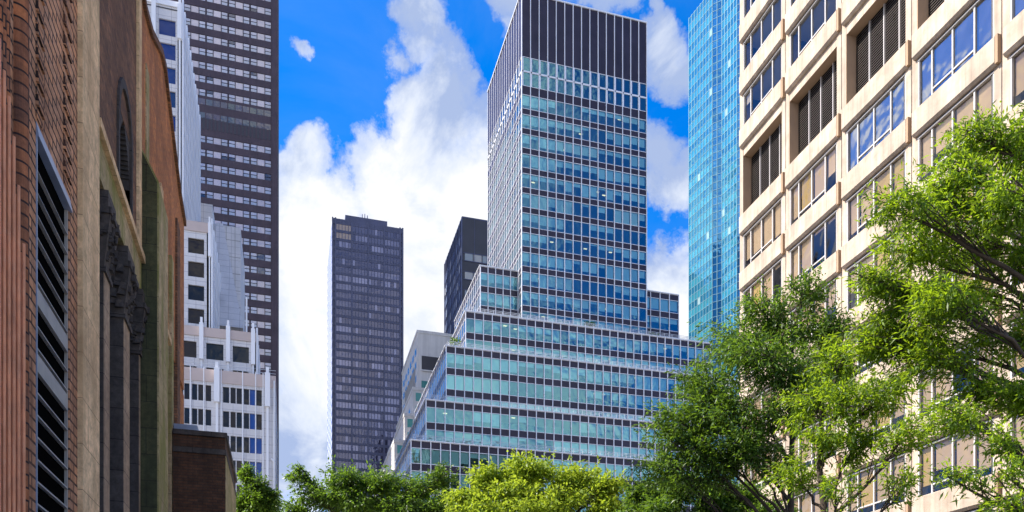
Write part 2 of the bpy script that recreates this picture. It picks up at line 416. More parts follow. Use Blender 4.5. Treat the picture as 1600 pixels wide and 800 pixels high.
for (lx, ly, lz) in lm[:46]:
    a = MB(); a.box(lx - .32, lx + .32, ly - .1, ly + .1, lz - .06, lz); a.build('ceiling_lamp', M['zlight'], root)
emit_windows(root, zpanes, M['zglass'], M['blind'])
rf = MB(); rf.box(XL - .2, XR_ + .1, YT - .22, YB, zroof - .1, zroof + .15); rf.build('roof', M['alu'], root)

# ------------------------------------------------------------------ concrete office block on the right
XO = 34.0
root = thing('concrete_office_block', 'sunlit tan concrete office block with long spandrels and blinds, along the right side', 'office block', (XO, 40, 0))
Y0 = 55.07; BAY = 5.93; NB = 6
fo = Face((XO, Y0, 0), (0, -1, 0), (-1, 0, 0))
SPH = 1.43
def zlev(y): return 1.7 + (1088 - y) * .04944
levels = [zlev(y) for y in (-175, -94, -13, 68.6, 149.6, 233, 368.4, 456, 543.5, 631, 718.5, 806, 893.5, 981)]
MECH = 5     # opening below spandrel 5 is the plant storey
top = levels[0] + 3
def spandrel(u0, u1, zb, zt):
    mb = MB(); c = .13; n1 = .24; n0 = -.28
    prof = [(n0, zb), (n1 - c, zb), (n1, zb + c), (n1, zt - .05), (n1 - .05, zt), (n0, zt)]
    a = [fo.p(u0, z_, n_) for n_, z_ in prof]; b = [fo.p(u1, z_, n_) for n_, z_ in prof]
    k = len(prof)
    for i in range(k): j = (i + 1) % k; mb.poly([a[i], a[j], b[j], b[i]])
    mb.poly(a[::-1]); mb.poly(b); return mb
for k in range(NB + 1):
    uu = BAY * k
    # pier on the far side of each bay, in two leaves with an open joint
    p = MB()
    if k == 0: fo.box(p, -.28, .17, 0, top, -.7, 0)
    else: fo.box(p, uu - .73, uu - .30, 0, top, -.7, 0); fo.box(p, uu - .26, uu + .17, 0, top, -.7, -.02)
    p.build('pier', M['concrete'], root)
wroom = MB(); wceil = MB()
for k in range(NB):
    u0 = BAY * k; a, b = u0 + .17, u0 + BAY - .73
    for i, zb in enumerate(levels):
        zt = zb + SPH
        sp = spandrel(u0 - .0, u0 + 5.45, zb, zt).build('spandrel', M['concrete'], root)
        e = MB(); fo.box(e, u0 + 5.45, u0 + 5.62, zb + .02, zt - .02, -.15, .22); e.build('end_block', M['concrete_shaded'], sp)
        zlow = levels[i + 1] + SPH if i + 1 < len(levels) else 4.2
        if i == MECH:
            lt = MB(); fo.box(lt, a, b, zb - .62, zb, -.7, -.04); lt.build('lintel', M['concrete'], root)
            z1 = zb - .62
            rv = MB(); fo.box(rv, a - .05, a + .004, zlow, z1, -.75, -.01); fo.box(rv, a, b, z1 - .004, z1 + .05, -.75, -.06); rv.build('reveal', M['concrete_shaded'], root)
            lb = MB(); fo.box(lb, a, b, zlow - .2, z1 + .2, -1.0, -.86); lo = lb.build('louver', M['louver_back'], root)
            s = MB(); n = int((z1 - zlow) / .16)
            for q in range(n):
                z_ = zlow + .16 * q
                pts = [fo.p(a, z_, -.70), fo.p(b, z_, -.70), fo.p(b, z_ + .11, -.84), fo.p(a, z_ + .11, -.84)]
                s.poly(pts); s.poly([fo.p(a, z_ - .025, -.70), fo.p(b, z_ - .025, -.70), fo.p(b, z_, -.70), fo.p(a, z_, -.70)])
            s.build('louver_blade', M['louver'], lo, stuff=True)
            fr = MB()
            for q in range(1, 4): w = a + (b - a) * q / 4; fo.box(fr, w - .03, w + .03, zlow, z1, -.80, -.66)
            fr.build('louver_post', M['frame'], lo)
            continue
        z0, z1 = zlow, zb
        h = z1 - z0
        cuts = [a, a + .19 * (b - a), a + .47 * (b - a), a + .75 * (b - a), b]
        g = MB()
        for q in range(4): fo.quad(g, cuts[q] + .04, cuts[q + 1] - .04, z0 + .05, z1 - .12, -.14)
        w = g.build('window', M['omirror' if (k >= 3 and i <= MECH + 1) or (k == 2 and i == MECH + 1) else 'oglass'], root)
        fr = MB()
        fo.box(fr, a, a + .09, z0, z1, -.20, -.03); fo.box(fr, b - .09, b, z0, z1, -.20, -.03)
        for q in (1, 2, 3): fo.box(fr, cuts[q] - .045, cuts[q] + .045, z0, z1, -.21, -.07)
        zt_ = z0 + .19 * h
        fo.box(fr, cuts[1], cuts[3], zt_ - .04, zt_ + .04, -.20, -.08)
        fo.box(fr, a, b, z1 - .16, z1 - .09, -.20, .0); fo.box(fr, a, b, z0 + .0, z0 + .06, -.20, -.05)
        fr.build('frame', M['frame'], w)
        gs = MB(); fo.box(gs, a, b, z1 - .09, z1 - .02, -.20, -.02); fo.box(gs, b - .2, b - .09, z0, z1, -.195, -.05); gs.build('gasket', M['frame_dark'], w)
        # roller blinds, one to a pane
        above = i < MECH
        for q in range(4):
            bl = MB()
            if above and k < 3:
                if R.random() > .12: continue
                drop = R.uniform(.15, .4)
            elif above: drop = R.choice((.45, .6, .7, .8)) if R.random() < .8 else 0
            else: drop = R.choice((.55, .7, .78, .8, .8, .82, 1.0)) if R.random() < .86 else .1
            if drop == 0: continue
            t = (1, 1, 1) if not above else (.95, 1.15, 1.5)
            if not above and R.random() < .18: t = (1.05, 1.0, .6)
            v = R.uniform(.85, 1.12); t = tuple(v * c for c in t)
            fo.quad(bl, cuts[q] + .10, cuts[q + 1] - .10, z1 - .16 - h * .98 * drop + .1, z1 - .16, -.26, t)
            bl.build('blind', M['oblind'], w)
    for i, zb in enumerate(levels):
        if k == 0:
            wceil.box(XO + .36, XO + 5, Y0 - BAY * NB, Y0 + .2, zb + .05, zb + SPH - .08)
wceil.build('floor_slab', M['ceil'], root)
wb = MB(); wb.box(XO + 5, XO + 26, Y0 - BAY * NB - .2, Y0 + .27, 0, top); wb.build('core_wall', M['core'], root)
for k in range(NB + 1):
    wb = MB(); uu = BAY * k - .28 if k else -.2; fo.box(wb, uu - .08, uu + .08, 0, top, -5, -.7); wb.build('party_wall', M['core'], root)
wb = MB(); fo.box(wb, -.28, -.2, 0, top, -5, -.7); wb.build('end_wall', M['concrete'], root)
wb = MB(); wb.box(XO - .3, XO + 26, Y0 - BAY * NB, Y0 + .3, top, top + 1); wb.build('roof', M['concrete'], root)

# ------------------------------------------------------------------ brown tower, left
Y = 220.0
root = thing('brown_office_tower', 'tall dark brown brick tower with rows of pale sash windows, behind the white terraced building', 'office tower', (-22, Y, 0))
d, xr = on_y(434, Y); sx = d / F
fb = Face((xr, Y, 0), (-1, 0, 0), (0, -1, 0))
W = 46.; HT = zz(-180, d)
body = MB(); body.box(xr - W, xr, Y + .35, Y + 40, 0, HT); body.build('interior', M['core'], root)
rows = [16 + 20.75 * k for k in range(-9, 8)] + [232 + 21.0 * k for k in range(0, 30)]
panes = []; zprev = HT
bay = 32 * sx
for r_ in rows:
    zt = zz(r_, d); zb = zz(r_ + 10.3, d)
    sp = MB(); fb.box(sp, 0, W, zt, zprev, -.3, 0); zprev = zb
    sp.build('brick_band', M['brown'], root)
    for j in range(9):
        base = 10 * sx + j * bay; segs = []
        u = base
        for wi, wid in enumerate((8.4, 10.6, 8.6)):
            u0 = u + .35 * sx; u1 = u0 + wid * sx; u = u1 + .7 * sx
            shade = R.uniform(.85, 1.06); base_t = Vector((.42, .42, .52)) * shade if wi != 1 else Vector((.50, .44, .48)) * shade
            if R.random() < .04: base_t = Vector((.03, .035, .07))
            zm = (zt + zb) / 2
            if wi != 1:
                lo = Vector((.36, .39, .48)) * R.uniform(.75, 1.1) if R.random() > .05 else Vector((.015, .02, .05))
                ex = [(u0, u1, zm + .09, zt - .1, tuple(base_t)), (u0, u1, zb + .08, zm - .09, tuple(lo))]
            else: ex = [(u0, u1, zb + .08, zt - .1, tuple(base_t))]
            panes.append(Pane(fb, u0, u1, zb, zt, n=-.12, extra=ex))
sp = MB(); fb.box(sp, 0, W, 0, zprev, -.3, 0); sp.build('brick_band', M['brown'], root)
fr = MB()
for j in range(9):
    u = 10 * sx + j * bay
    for wid in (8.4, 10.6, 8.6, 4.0): fb.box(fr, u - .35 * sx, u + .35 * sx, 0, HT, -.32, -.02); u += (wid + 1.05) * sx
fr.build('window_pier', M['brown'], root)
cp = MB(); fb.box(cp, -.02, 9.4 * sx, 0, HT + .1, -.3, .35); cp.build('corner_pier', M['brown'], root)
for r_ in (176, 197):
    for j in range(9):
        for q in range(3): u0 = 10 * sx + j * bay + q * 10.6 * sx + .6 * sx; panes.append(Pane(fb, u0, u0 + 9.4 * sx, zz(r_ + 9, d), zz(r_, d), tuple(c * R.uniform(.7, 1.2) for c in (.06, .055, .07)), n=.02))
mech = MB()
for q in range(26): fb.box(mech, 11 * sx + q * .95, 11 * sx + q * .95 + .45, zz(222, d), zz(205, d), -.3, .06)
mech.build('plant_louver', M['dblock'], root)
emit_windows(root, panes, M['bglass'], vis=lambda p: 285 < project(p.f.p(p.u0, p.z0))[0] < 430)

# ------------------------------------------------------------------ slim dark tower in the centre distance
Y = 340.0
root = thing('bronze_slab_tower', 'slim dark bronze slab tower with four window bays, alone against the clouds', 'office tower', (33, Y, 0))
d0, x0 = on_y(519, Y); d1, x1 = on_y(630, Y); zt = zz(340, d0); W = x1 - x0
fs = Face((x0, Y, 0), (1, 0, 0), (0, -1, 0))
b = MB(); b.box(x0 + .1, x1, Y + .3, Y + 40, 0, zt); b.build('interior', M['slab'], root)
panes = []; nfl = 57; fh = 3.5; sp = MB(); mm = MB()
edge = .045 * W; bw = (W - edge * 2) / 4
z = zt - 2.2
for k in range(nfl):
    band = MB(); fs.box(band, 0, W, z - .0, z + 1.15 if k else zt, -.3, 0); band.build('spandrel', M['slab'], root)
    lit = [R.random() for _ in range(4)]
    for j in range(4):
        base = R.choice((.05, .06, .08, .12, .20, .32)) if k % 7 not in (3, 4) else R.choice((.035, .05))
        for q in range(5):
            u0 = edge + j * bw + bw * (q * .19 + .04); u1 = u0 + bw * .16
            s_ = base * R.uniform(.85, 1.15) if R.random() < .85 else R.choice((.02, .3))
            t = (s_ * .95, s_ * .9, s_ * 1.1 + .015)
            if k in (0, 1) and j == 0: t = (.42, .30, .17)
            if k > 36 and R.random() < .45: t = (s_ * 1.2 + .03, s_ * .95 + .015, s_ * .75)  # warm tint paints reflections into the lower panes
            panes.append(Pane(fs, u0, u1, z - 2.35, z, t, n=-.1))
    z -= fh
for j in range(5):
    fs.box(mm, edge + j * bw - .35, edge + j * bw + .35, 0, zt + .2, -.35, .3)
    if j < 4:
        for q in range(1, 5): fs.box(mm, edge + j * bw + bw * q * .19 + .1, edge + j * bw + bw * q * .19 + .25, 0, zt, -.3, .12)
fs.box(mm, -.1, .5, 0, zt + .3, -.4, .2); fs.box(mm, W - .5, W + .1, 0, zt + .3, -.4, .2)
mm.build('mullion_frame', M['slab'], root)
emit_windows(root, panes, M['sglass'])
ys = Y + 38
fl = Face((x0, ys, 0), (0, -1, 0), (-1, 0, 0)); sw = MB(); z = zt - 1
for k in range(nfl): fl.quad(sw, 0, ys - Y, z - 2.4, z, .02, (.35, .37, .42)); z -= fh
o = sw.build('side_glazing', M['sglass'], root)
sb = MB(); fl.box(sb, 0, ys - Y, 0, zt, -.3, 0); sb.build('side_wall', M['alu'], root)  # white wall and pale side panes paint sunlight on this face
b = MB(); b.box(on_y(540, Y)[1], on_y(606, Y)[1], Y + 2, Y + 30, zt - 1, zt + 3.2); b.build('plant_room', M['slab'], root)
b = MB()
for px in (566, 570, 574): b.tube([(on_y(px, Y + 3)[1], Y + 3, zt + 3), (on_y(px, Y + 3)[1], Y + 3, zt + 4.6 + R.random())], .18, 5)
b.build('antenna', M['slab'], root)

# ------------------------------------------------------------------ black block left of the stepped tower
Y = 225.0
root = thing('black_metal_block', 'plain black metal office block peeking out just left of the tall stepped glass tower', 'office block', (58, Y, 0))
d, x0 = on_y(722, Y); zt = zz(340, d); yb = on_x(695, x0)[1]
b = MB(); b.box(x0 + .02, x0 + 32, Y + .02, yb, 0, zt); b.build('wall', M['dblock'], root)
f1 = Face((x0, Y, 0), (1, 0, 0), (0, -1, 0)); panes = []; fr = MB()
for r_ in (395, 424, 453, 482, 511):
    za, zb = zz(r_, d), zz(r_ + 11, d)
    for j in range(10):
        c = R.choice(((.38, .36, .28), (.25, .28, .24), (.05, .06, .06)))
        panes.append(Pane(f1, .8 + j * 2.6, 3.1 + j * 2.6, zb, za, c, n=.05))
    f1.box(fr, .4, 27, za, za + .2, 0, .12); f1.box(fr, .4, 27, zb - .2, zb, 0, .12)
f2 = Face((x0, yb, 0), (0, -1, 0), (-1, 0, 0)); Wd = yb - Y
for k in range(28):
    za = zt - 4 - k * 3.9
    for j in range(12):
        c = R.choice(((.22, .28, .42), (.34, .40, .52), (.14, .18, .30), (.60, .62, .66)))
        panes.append(Pane(f2, .3 + j * Wd / 12, (j + 1) * Wd / 12, za - 2.3, za, c, n=.05))
    f2.box(fr, 0, Wd, za, za + .25, 0, .12)
for j in range(13): f2.box(fr, j * Wd / 12, j * Wd / 12 + .3, 0, zt, 0, .25)
fr.build('window_band_frame', M['slab'], root)
emit_windows(root, panes, M['sglass'])
b = MB()
for j in range(9): f1.box(b, j * 3.6, j * 3.6 + .12, zt - 12, zt + .1, 0, .08)
b.build('panel_joint', M['slab'], root)
b = MB(); b.box(x0 - .05, x0 + 32, Y - .05, yb, zt, zt + .4); b.build('roof', M['slab'], root)

# ------------------------------------------------------------------ white stepped building between them
root = thing('white_terraced_block', 'white concrete block stepping down in terraces with teal windows, left of the glass tower base', 'apartment block', (36, 200, 0))
steps = [(652, 517, 204), (645, 606, 201), (632, 647, 198), (616, 688, 195), (601, 735, 192), (588, 775, 189)]
pz = []
for i, (px, y, Y) in enumerate(steps):
    d, x = on_y(px, Y); zt = zz(y, d); s = d / F; X1 = 44.0
    zb = zz(steps[i + 1][1] + 14, d) if i + 1 < len(steps) else 0
    f1 = Face((x, Y, 0), (1, 0, 0), (0, -1, 0)); yb = 232.; f2 = Face((x, yb, 0), (0, -1, 0), (-1, 0, 0))
    b = MB(); b.box(x, X1, Y, yb, 0, zt); b.build('wall', M['hwhite'], root)
    b = MB(); b.box(x - .12, X1, Y - .12, yb, zt - .5, zt + .25); b.build('coping', M['hwhite'], root)
    if i == 0:
        v = MB(); f1.box(v, 6.5 * s, X1 - x - .4, zz(577, d), zz(555, d), -.1, .04); v.build('loggia', M['dblock'], root)
        v = MB(); f1.box(v, 5.8 * s, X1 - x, zz(579, d), zz(577, d), 0, .35); f1.box(v, 5.8 * s, 6.6 * s, zz(577, d), zz(555, d), 0, .25); v.build('loggia_frame', M['hwhite'], root)
        pz.append(Pane(f1, 6.5 * s, 16.5 * s, zz(607, d), zz(594, d), (.05, .22, .2), n=.03))
        v = MB(); f2.box(v, yb - Y - 22, yb - Y - 3, zz(600, d), zz(566, d), -.1, .05); v.build('side_screen', M['roof'], root)
    else:
        for q in range(2):
            for c in range(3):
                ya = steps[i][1] + 7 + q * 21; u0 = (4.5 + c * 11) * s
                pz.append(Pane(f1, u0, u0 + 8.5 * s, zz(ya + 13, d), zz(ya, d), (.06, .28, .26) if c < 2 else (.03, .1, .1), n=.03))
    for q in range(8):
        zq = zt - 3.6 - q * 3.5
        if zq < zb - 4: break
        for c in range(6): pz.append(Pane(f2, 3 + c * 4.2, 5.4 + c * 4.2, zq - 1.7, zq, (.07, .10, .12), n=.03))
emit_windows(root, pz, M['wglass'])

# ------------------------------------------------------------------ blue glass tower on the right
def ray_on(px, P, D):                 # where ray column px meets the vertical plane through P along D
    t = T(px); q = (SA + t * CA, CA - t * SA)
    den = q[0] * D[1] - q[1] * D[0]; k = (P[0] * D[1] - P[1] * D[0]) / den
    return (q[0] * k, q[1] * k), k
def vdir(vpx): t = T(vpx); v = Vector((SA + t * CA, CA - t * SA)); v.normalize(); return v
A, B = vdir(230), vdir(-1300)
P1 = at(1113, 200)
root = thing('blue_glass_tower', 'cyan and blue mirrored glass tower with folded facade, behind the concrete office block', 'office tower', (P1[0] + 12, P1[1] + 14, 0))
P0 = ray_on(1076.5, P1, A)[0]; P2 = ray_on(1128, P1, B)[0]; P3 = ray_on(1151.5, P2, A)[0]; P4 = ray_on(1168, P3, B)[0]
zt = zz(-16, 200); plan = [P0, P1, P2, P3, P4]
core = MB(); far = [(P4[0] + 22, P4[1] + 26), (P0[0] + 30, P0[1] + 8)]
ring = [Vector(p) for p in plan] + [Vector(p) for p in far]
cx = sum(p[0] for p in ring) / len(ring); cy = sum(p[1] for p in ring) / len(ring)
rin = [(cx + (p[0] - cx) * .985, cy + (p[1] - cy) * .985) for p in ring]
k = len(rin)
core.poly([(*p, zt) for p in rin]); 
for i in range(k): j = (i + 1) % k; core.poly([(*rin[i], 0), (*rin[j], 0), (*rin[j], zt), (*rin[i], zt)])
core.build('interior', M['slab'], root)
panes = []; fr = MB(); rowh = 1.85
for s_, (a, b, nc) in enumerate(((P0, P1, 8), (P1, P2, 2), (P2, P3, 5), (P3, P4, 2))):
    a, b = Vector((*a, 0)), Vector((*b, 0)); u = (b - a).normalized(); n = u.cross(Vector((0, 0, 1)))
    if n.dot(-a) < 0: n = -n
    f = Face(a, u, n); L = (b - a).length; w = L / nc
    for c in range(nc + 1): f.box(fr, c * w - .07, c * w + .07, 0, zt + .3, -.1, .09)
    z = zt; r_ = 0
    while z > 8:
        lower = z < 86
        for c in range(nc):
            if s_ in (1, 3): t = Vector((.010, .09, .26)) * R.uniform(.7, 1.3)
            else:
                t = (Vector((.035, .22, .32)) if r_ % 2 else Vector((.015, .12, .22))) * R.uniform(.88, 1.14)
                if R.random() < .012: t = Vector((.3, .45, .5))
            if lower: t = (Vector((.30, .38, .22)) if r_ % 2 else Vector((.03, .12, .12))) * R.uniform(.8, 1.15) if s_ in (0,) else t  # lime bands paint a building's reflection into the lower panes
            panes.append(Pane(f, c * w + .07, (c + 1) * w - .07, z - rowh + .05, z - .05, tuple(t), n=0))
        f.box(fr, 0, L, z - .05, z + .05, -.1, .05)
        z -= rowh; r_ += 1
fr.build('mullion_frame', M['jframe'], root)
emit_windows(root, panes, M['jglass'], vis=lambda p: p.z0 > 80)

# ------------------------------------------------------------------ white terraced building on the left
root = thing('white_terraced_tower', 'pale stone tower stepping up in terraces with white fins and square windows, beside the church', 'office tower', (-15, 140, 0))
wp = []
def square_windows(f, d, cols, rows, s, tint_fn, px_of_u0):
    for (a, b) in cols:
        for (ya, yb_) in rows:
            wp.append(Pane(f, (a - px_of_u0) * s, (b - px_of_u0) * s, zz(yb_, d), zz(ya, d), tint_fn(), n=-.28))
def panelled(f, d, s, px0, px1, ytop, ybot, cols, rows, mat):
    """wall made of piers and bands round the openings"""
    us = [0] + [v for c in cols for v in ((c[0] - px0) * s, (c[1] - px0) * s)] + [(px1 - px0) * s]
    zs = [zz(ytop, d)] + [zz(v, d) for r_ in rows for v in r_] + [zz(ybot, d)]
    for i in range(0, len(us), 2):
        p = MB(); f.box(p, us[i], us[i + 1], zs[-1], zs[0], -.6, 0); p.build('pier', mat, root)
    for i in range(0, len(zs), 2):
        p = MB()
        f.box(p, us[0] + .02, us[-1] - .02, zs[i + 1], zs[i], -.58, -.03)
        p.build('wall_band', mat, root)
blue = lambda: tuple(c * R.uniform(.8, 1.2) for c in (.010, .04, .16))
dark = lambda: R.choice(((.012, .010, .009), (.008, .010, .014), (.030, .020, .010), (.005, .010, .016)))
def fin(f, u, w, z0, z1, n1=.55):
    p = MB(); f.box(p, u - w / 2, u + w / 2, z0, z1, .0, n1); f.box(p, u - w * .28, u + w * .28, z1, z1 + .9, .05, n1 * .7); p.build('fin', M['whitefin'], root)
    p = MB(); f.box(p, u - w * .22, u + w * .22, z0 - 34, z0, .0, n1 * .5); p.build('fin', M['whitefin'], root)
# upper shaft
Y = 136.; d, xr = on_y(284, Y); s = d / F
px0 = 150; x0 = xr - (284 - px0) * s; f1 = Face((x0, Y, 0), (1, 0, 0), (0, -1, 0))
cols = [(251 - 37.6 * k, 275 - 37.6 * k) for k in (2, 1, 0)]; rws = [(35 + 36.8 * k, 60 + 36.8 * k) for k in range(10)]
panelled(f1, d, s, px0, 284, 4, 408, cols, rws, M['white']); square_windows(f1, d, cols, rws, s, blue, px0)
zt1 = zz(6, d)
for px in (206.5, 244, 281.2): fin(f1, (px - px0) * s, 6.2 * s, zz(64, d), zz(10, d))
b = MB(); f1.box(b, 0, (284 - px0) * s, zz(14, d), zt1, .003, .16); b.build('parapet', M['whitefin'], root)
b = MB(); f1.box(b, 0, (284 - px0) * s, zz(19, d), zz(17.6, d), .0, .05); b.build('dark_joint', M['dblock'], root)  # thin dark line under the parapet band
yb = on_x(313, xr)[1]
b = MB(); b.box(x0, xr - .62, Y + .62, yb, 0, zt1); b.build('interior', M['core'], root)
f2 = Face((xr, Y, 0), (0, 1, 0), (1, 0, 0)); L = yb - Y; nb = 11
def serrated(f2, L, nb, zt, zb):
    """side wall with projecting piers, pinnacles and narrow windows"""
    b = MB(); f2.box(b, 0, L, zb, zt - .8, -.6, 0); b.build('side_wall', M['white'], root)
    w = L / nb
    for k in range(nb):
        p = MB(); f2.box(p, k * w, k * w + w * .26, zb, zt + .9, 0, .26); p.build('fin', M['whitefin'], root)
        z = zt - 3.2
        while z > zb + 2:
            wp.append(Pane(f2, k * w + w * .36, k * w + w * .94, z - 2.3, z, (.035, .04, .07), n=.02)); z -= 3.72
serrated(f2, L, nb, zt1, zz(420, d))
# second terrace
Y = 134.; d, xr = on_y(329.5, Y); s = d / F; px0 = 230; x0 = xr - (329.5 - px0) * s
f1 = Face((x0, Y, 0), (1, 0, 0), (0, -1, 0)); cols = [(296.2 - 37.2 * k, 319.6 - 37.2 * k) for k in (1, 0)]; rws = [(375.7 + 36.4 * k, 399.2 + 36.4 * k) for k in range(6)]
panelled(f1, d, s, px0, 329.5, 350, 585, cols, rws, M['white']); square_windows(f1, d, cols, rws, s, dark, px0)
zt2 = zz(350, d)
b = MB(); f1.box(b, 0, (329.5 - px0) * s, zz(365, d), zt2, .003, .12); b.build('parapet', M['pink'], root)
fin(f1, (327.5 - px0) * s, 4 * s, zz(402, d), zz(349, d), .3)
yb2 = on_x(347, xr)[1]
f2 = Face((xr, Y, 0), (0, 1, 0), (1, 0, 0)); serrated(f2, yb2 - Y, 7, zt2, zz(590, d))
b = MB(); b.box(x0, xr - .62, Y + .62, yb2, 0, zt2); b.build('interior', M['core'], root)
# rear wing of flat panels
Y = yb2; d, xr3 = on_y(376, Y); s = d / F; xl3 = on_y(296, Y)[1]; f3 = Face((xl3, Y, 0), (1, 0, 0), (0, -1, 0)); zt3 = zz(356, d); W3 = xr3 - xl3
b = MB(); b.box(xl3, xr3, Y, Y + 16, 0, zt3); b.build('rear_wing', M['white'], root)
b = MB()
for yy in (377, 403, 429, 455, 481, 507): f3.box(b, 0, W3, zz(yy + .8, d), zz(yy, d), 0, .02)
for px in (336, 349, 362): f3.box(b, (px - 296) * s, (px - 296) * s + .09, zz(540, d), zt3, 0, .02)
b.build('panel_joint', M['roof'], root)
b = MB(); u = (349 - 296) * s
pr = [f3.p(u - .9, zt3 - 1.0, 5.5), f3.p(u + .9, zt3 - 1.0, 5.5)]
x_a = xl3 + u
b.hexa([(x_a - 2, Y - 9, zz(545, d)), (x_a + 3.4, Y - 9, zz(545, d)), (x_a + 3.4, Y - .01, zz(545, d)), (x_a - 2, Y - .01, zz(545, d))],
       [(x_a - 1.6, Y - 1.6, zt3 - .6), (x_a - .4, Y - 1.6, zt3 - .6), (x_a - .4, Y - .01, zt3 - .6), (x_a - 1.6, Y - .01, zt3 - .6)])
b.build('sloping_buttress', M['white'], root)
b = MB(); b.box(on_y(384, 138)[1], on_y(386.5, 138)[1], 137.7, 138.2, 0, zz(466, on_y(385, 138)[0])); b.build('mast', M['whitefin'], root)
b = MB(); b.box(on_y(300, yb + 2)[1], on_y(332, yb + 2)[1], yb + 2, yb + 14, 0, zz(318, on_y(320, yb + 2)[0])); b.build('upper_wing', M['white'], root)
# third terrace
Y = 132.; d, xr = on_y(400, Y); s = d / F; px0 = 215; x0 = xr - (400 - px0) * s
f1 = Face((x0, Y, 0), (1, 0, 0), (0, -1, 0)); cols = [(289 - 38.5, 313 - 38.5), (289, 313), (327, 352), (365.5, 389.5)]; rws = [(544, 569), (582, 607), (620, 645)]
panelled(f1, d, s, px0, 400, 521, 650, cols, rws, M['white']); square_windows(f1, d, cols, rws, s, dark, px0)
zt4 = zz(521, d)
b = MB(); f1.box(b, 0, (400 - px0) * s, zz(535, d), zt4, .003, .14); b.build('parapet', M['pink'], root)
for px in (281.8, 320.3, 359, 395.8): fin(f1, (px - px0) * s, 6 * s, zz(571.5, d), zz(516, d))
b = MB(); b.box(x0, xr - .62, Y + .62, 160, 0, zt4); b.build('interior', M['core'], root)
f2 = Face((xr, Y, 0), (0, 1, 0), (1, 0, 0)); serrated(f2, 16, 5, zt4, zz(650, d))
# lowest terrace, twin windows
Y = 130.; d, xr = on_y(431, Y); s = d / F; px0 = 212; x0 = xr - (431 - px0) * s
f1 = Face((x0, Y, 0), (1, 0, 0), (0, -1, 0))
cols = []
for a in (289 - 77, 289): cols += [(a + .2, a + 7.2), (a + 8.6, a + 16), (a + 19.4, a + 27), (a + 28.4, a + 36)]
cols = [(c0, c1) for c0, c1 in cols if c0 > px0 + 1]
cols += [(328, 336), (353, 362), (364, 371.6), (372.8, 380.6), (383.4, 391.2), (392.2, 400), (401.6, 410)]
rws = [(612 + 37.3 * k, 636.5 + 37.3 * k) for k in range(12)]
panelled(f1, d, s, px0, 431, 588, 1070, cols, rws, M['white'])
for (a, b_) in cols:
    for (ya, yb_) in rws:
        t = (.012, .07, .30) if a > 390 and R.random() < .85 else dark()
        wp.append(Pane(f1, (a - px0) * s, (b_ - px0) * s, zz(yb_, d), zz(ya, d), t, n=-.28))
zt5 = zz(588, d)
b = MB(); f1.box(b, 0, (431 - px0) * s, zz(607, d), zt5, .003, .10); b.build('parapet', M['pink'], root)
for px in (344.5, 418.5): fin(f1, (px - px0) * s, 8 * s, zz(638, d), zz(586, d), .7)
for px in (306.5, 325.5, 350.5, 381.8, 401, 412): p = MB(); f1.box(p, (px - px0) * s - .07, (px - px0) * s + .07, 0, zz(586, d), 0, .22); p.build('mullion', M['whitefin'], root)
p = MB(); p.tube([(xr - .25, Y - .2, 0), (xr - .25, Y - .2, zz(596, d))], .12, 8); p.tube([(xr - .7, Y - .2, zz(718, d)), (xr - .25, Y - .2, zz(722, d))], .15, 6); p.build('drainpipe', M['whitefin'], root)
b = MB(); b.box(x0, xr - .62, Y + .62, 160, 0, zt5); b.build('interior', M['core'], root)
b = MB(); b.box(xr - .62, xr, Y + .01, 160, 0, zt5); b.build('side_wall', M['white'], root)
rl = MB()
for h in (.5, 1.0): f1.box(rl, 0, (431 - px0) * s, zt5 + h, zt5 + h + .05, -.5, -.45)
for q in range(14): f1.box(rl, q * 1.6, q * 1.6 + .05, zt5, zt5 + 1.05, -.5, -.45)
rl.build('railing', M['rail'], root)
emit_windows(root, wp, M['wglass'], vis=lambda p: project(p.f.p(p.u1, p.z0))[0] > 290 or p.z0 > 80)

# ------------------------------------------------------------------ church along the left
XC = -5.0
root = thing('brick_church', 'old brick and sandstone church wall with dark colonnade, louvre and mossy buttress on the left', 'church', (XC, 28, 0))
cy = lambda px, X=XC: on_x(px, X)[1]
cz = lambda px, y, X=XC: zz(y, on_x(px, X)[0])
HW = 21.9
zl = 13.7; ya, yb = cy(56.5), cy(108.5)
def part(name, mat, *boxes, par=None):
    m = MB()
    for b in boxes: m.box(*b)
    return m.build(name, M[mat], par or root)
part('wall', 'brick', (XC - 6, XC, 10, ya, 0, HW)); part('wall', 'brick', (XC - 6, XC, ya, yb, zl, HW)); part('wall', 'brick', (XC - 6, XC, yb, cy(121), 0, HW))
# louvre panel
lo = part('louver', 'louver_back', (XC - .6, XC - .10, ya, yb, 0, zl))
m = MB(); m.hexa([(XC - .1, ya - .02, zl - .30), (XC + .06, ya - .02, zl - .30), (XC + .06, yb + .05, zl - .30), (XC - .1, yb + .05, zl - .30)], [(XC - .1, ya - .02, zl), (XC + .01, ya - .02, zl), (XC + .01, yb + .05, zl), (XC - .1, yb + .05, zl)])
m.build('top_flashing', M['flash'], lo)
part('frame', 'steel', (XC - .1, XC - .03, yb - .05, yb + .03, 0, zl - .30), par=lo); part('frame', 'flash', (XC - .1, XC + .02, ya - .03, ya + .03, 0, zl - .30), par=lo)
z = zl - .88; i = 0
while z > .4:
    t_ = .02 if i not in (6, 9) else .36
    m = MB()
    m.hexa([(XC - .098, ya + .03, z - .03), (XC - .02, ya + .03, z - .03), (XC - .02, yb - .05, z - .03), (XC - .098, yb - .05, z - .03)],
           [(XC - .098, ya + .03, z + t_), (XC - .035, ya + .03, z + t_), (XC - .035, yb - .05, z + t_), (XC - .098, yb - .05, z + t_)])
    m.build('louver_blade', M['steel'], lo); z -= .47; i += 1
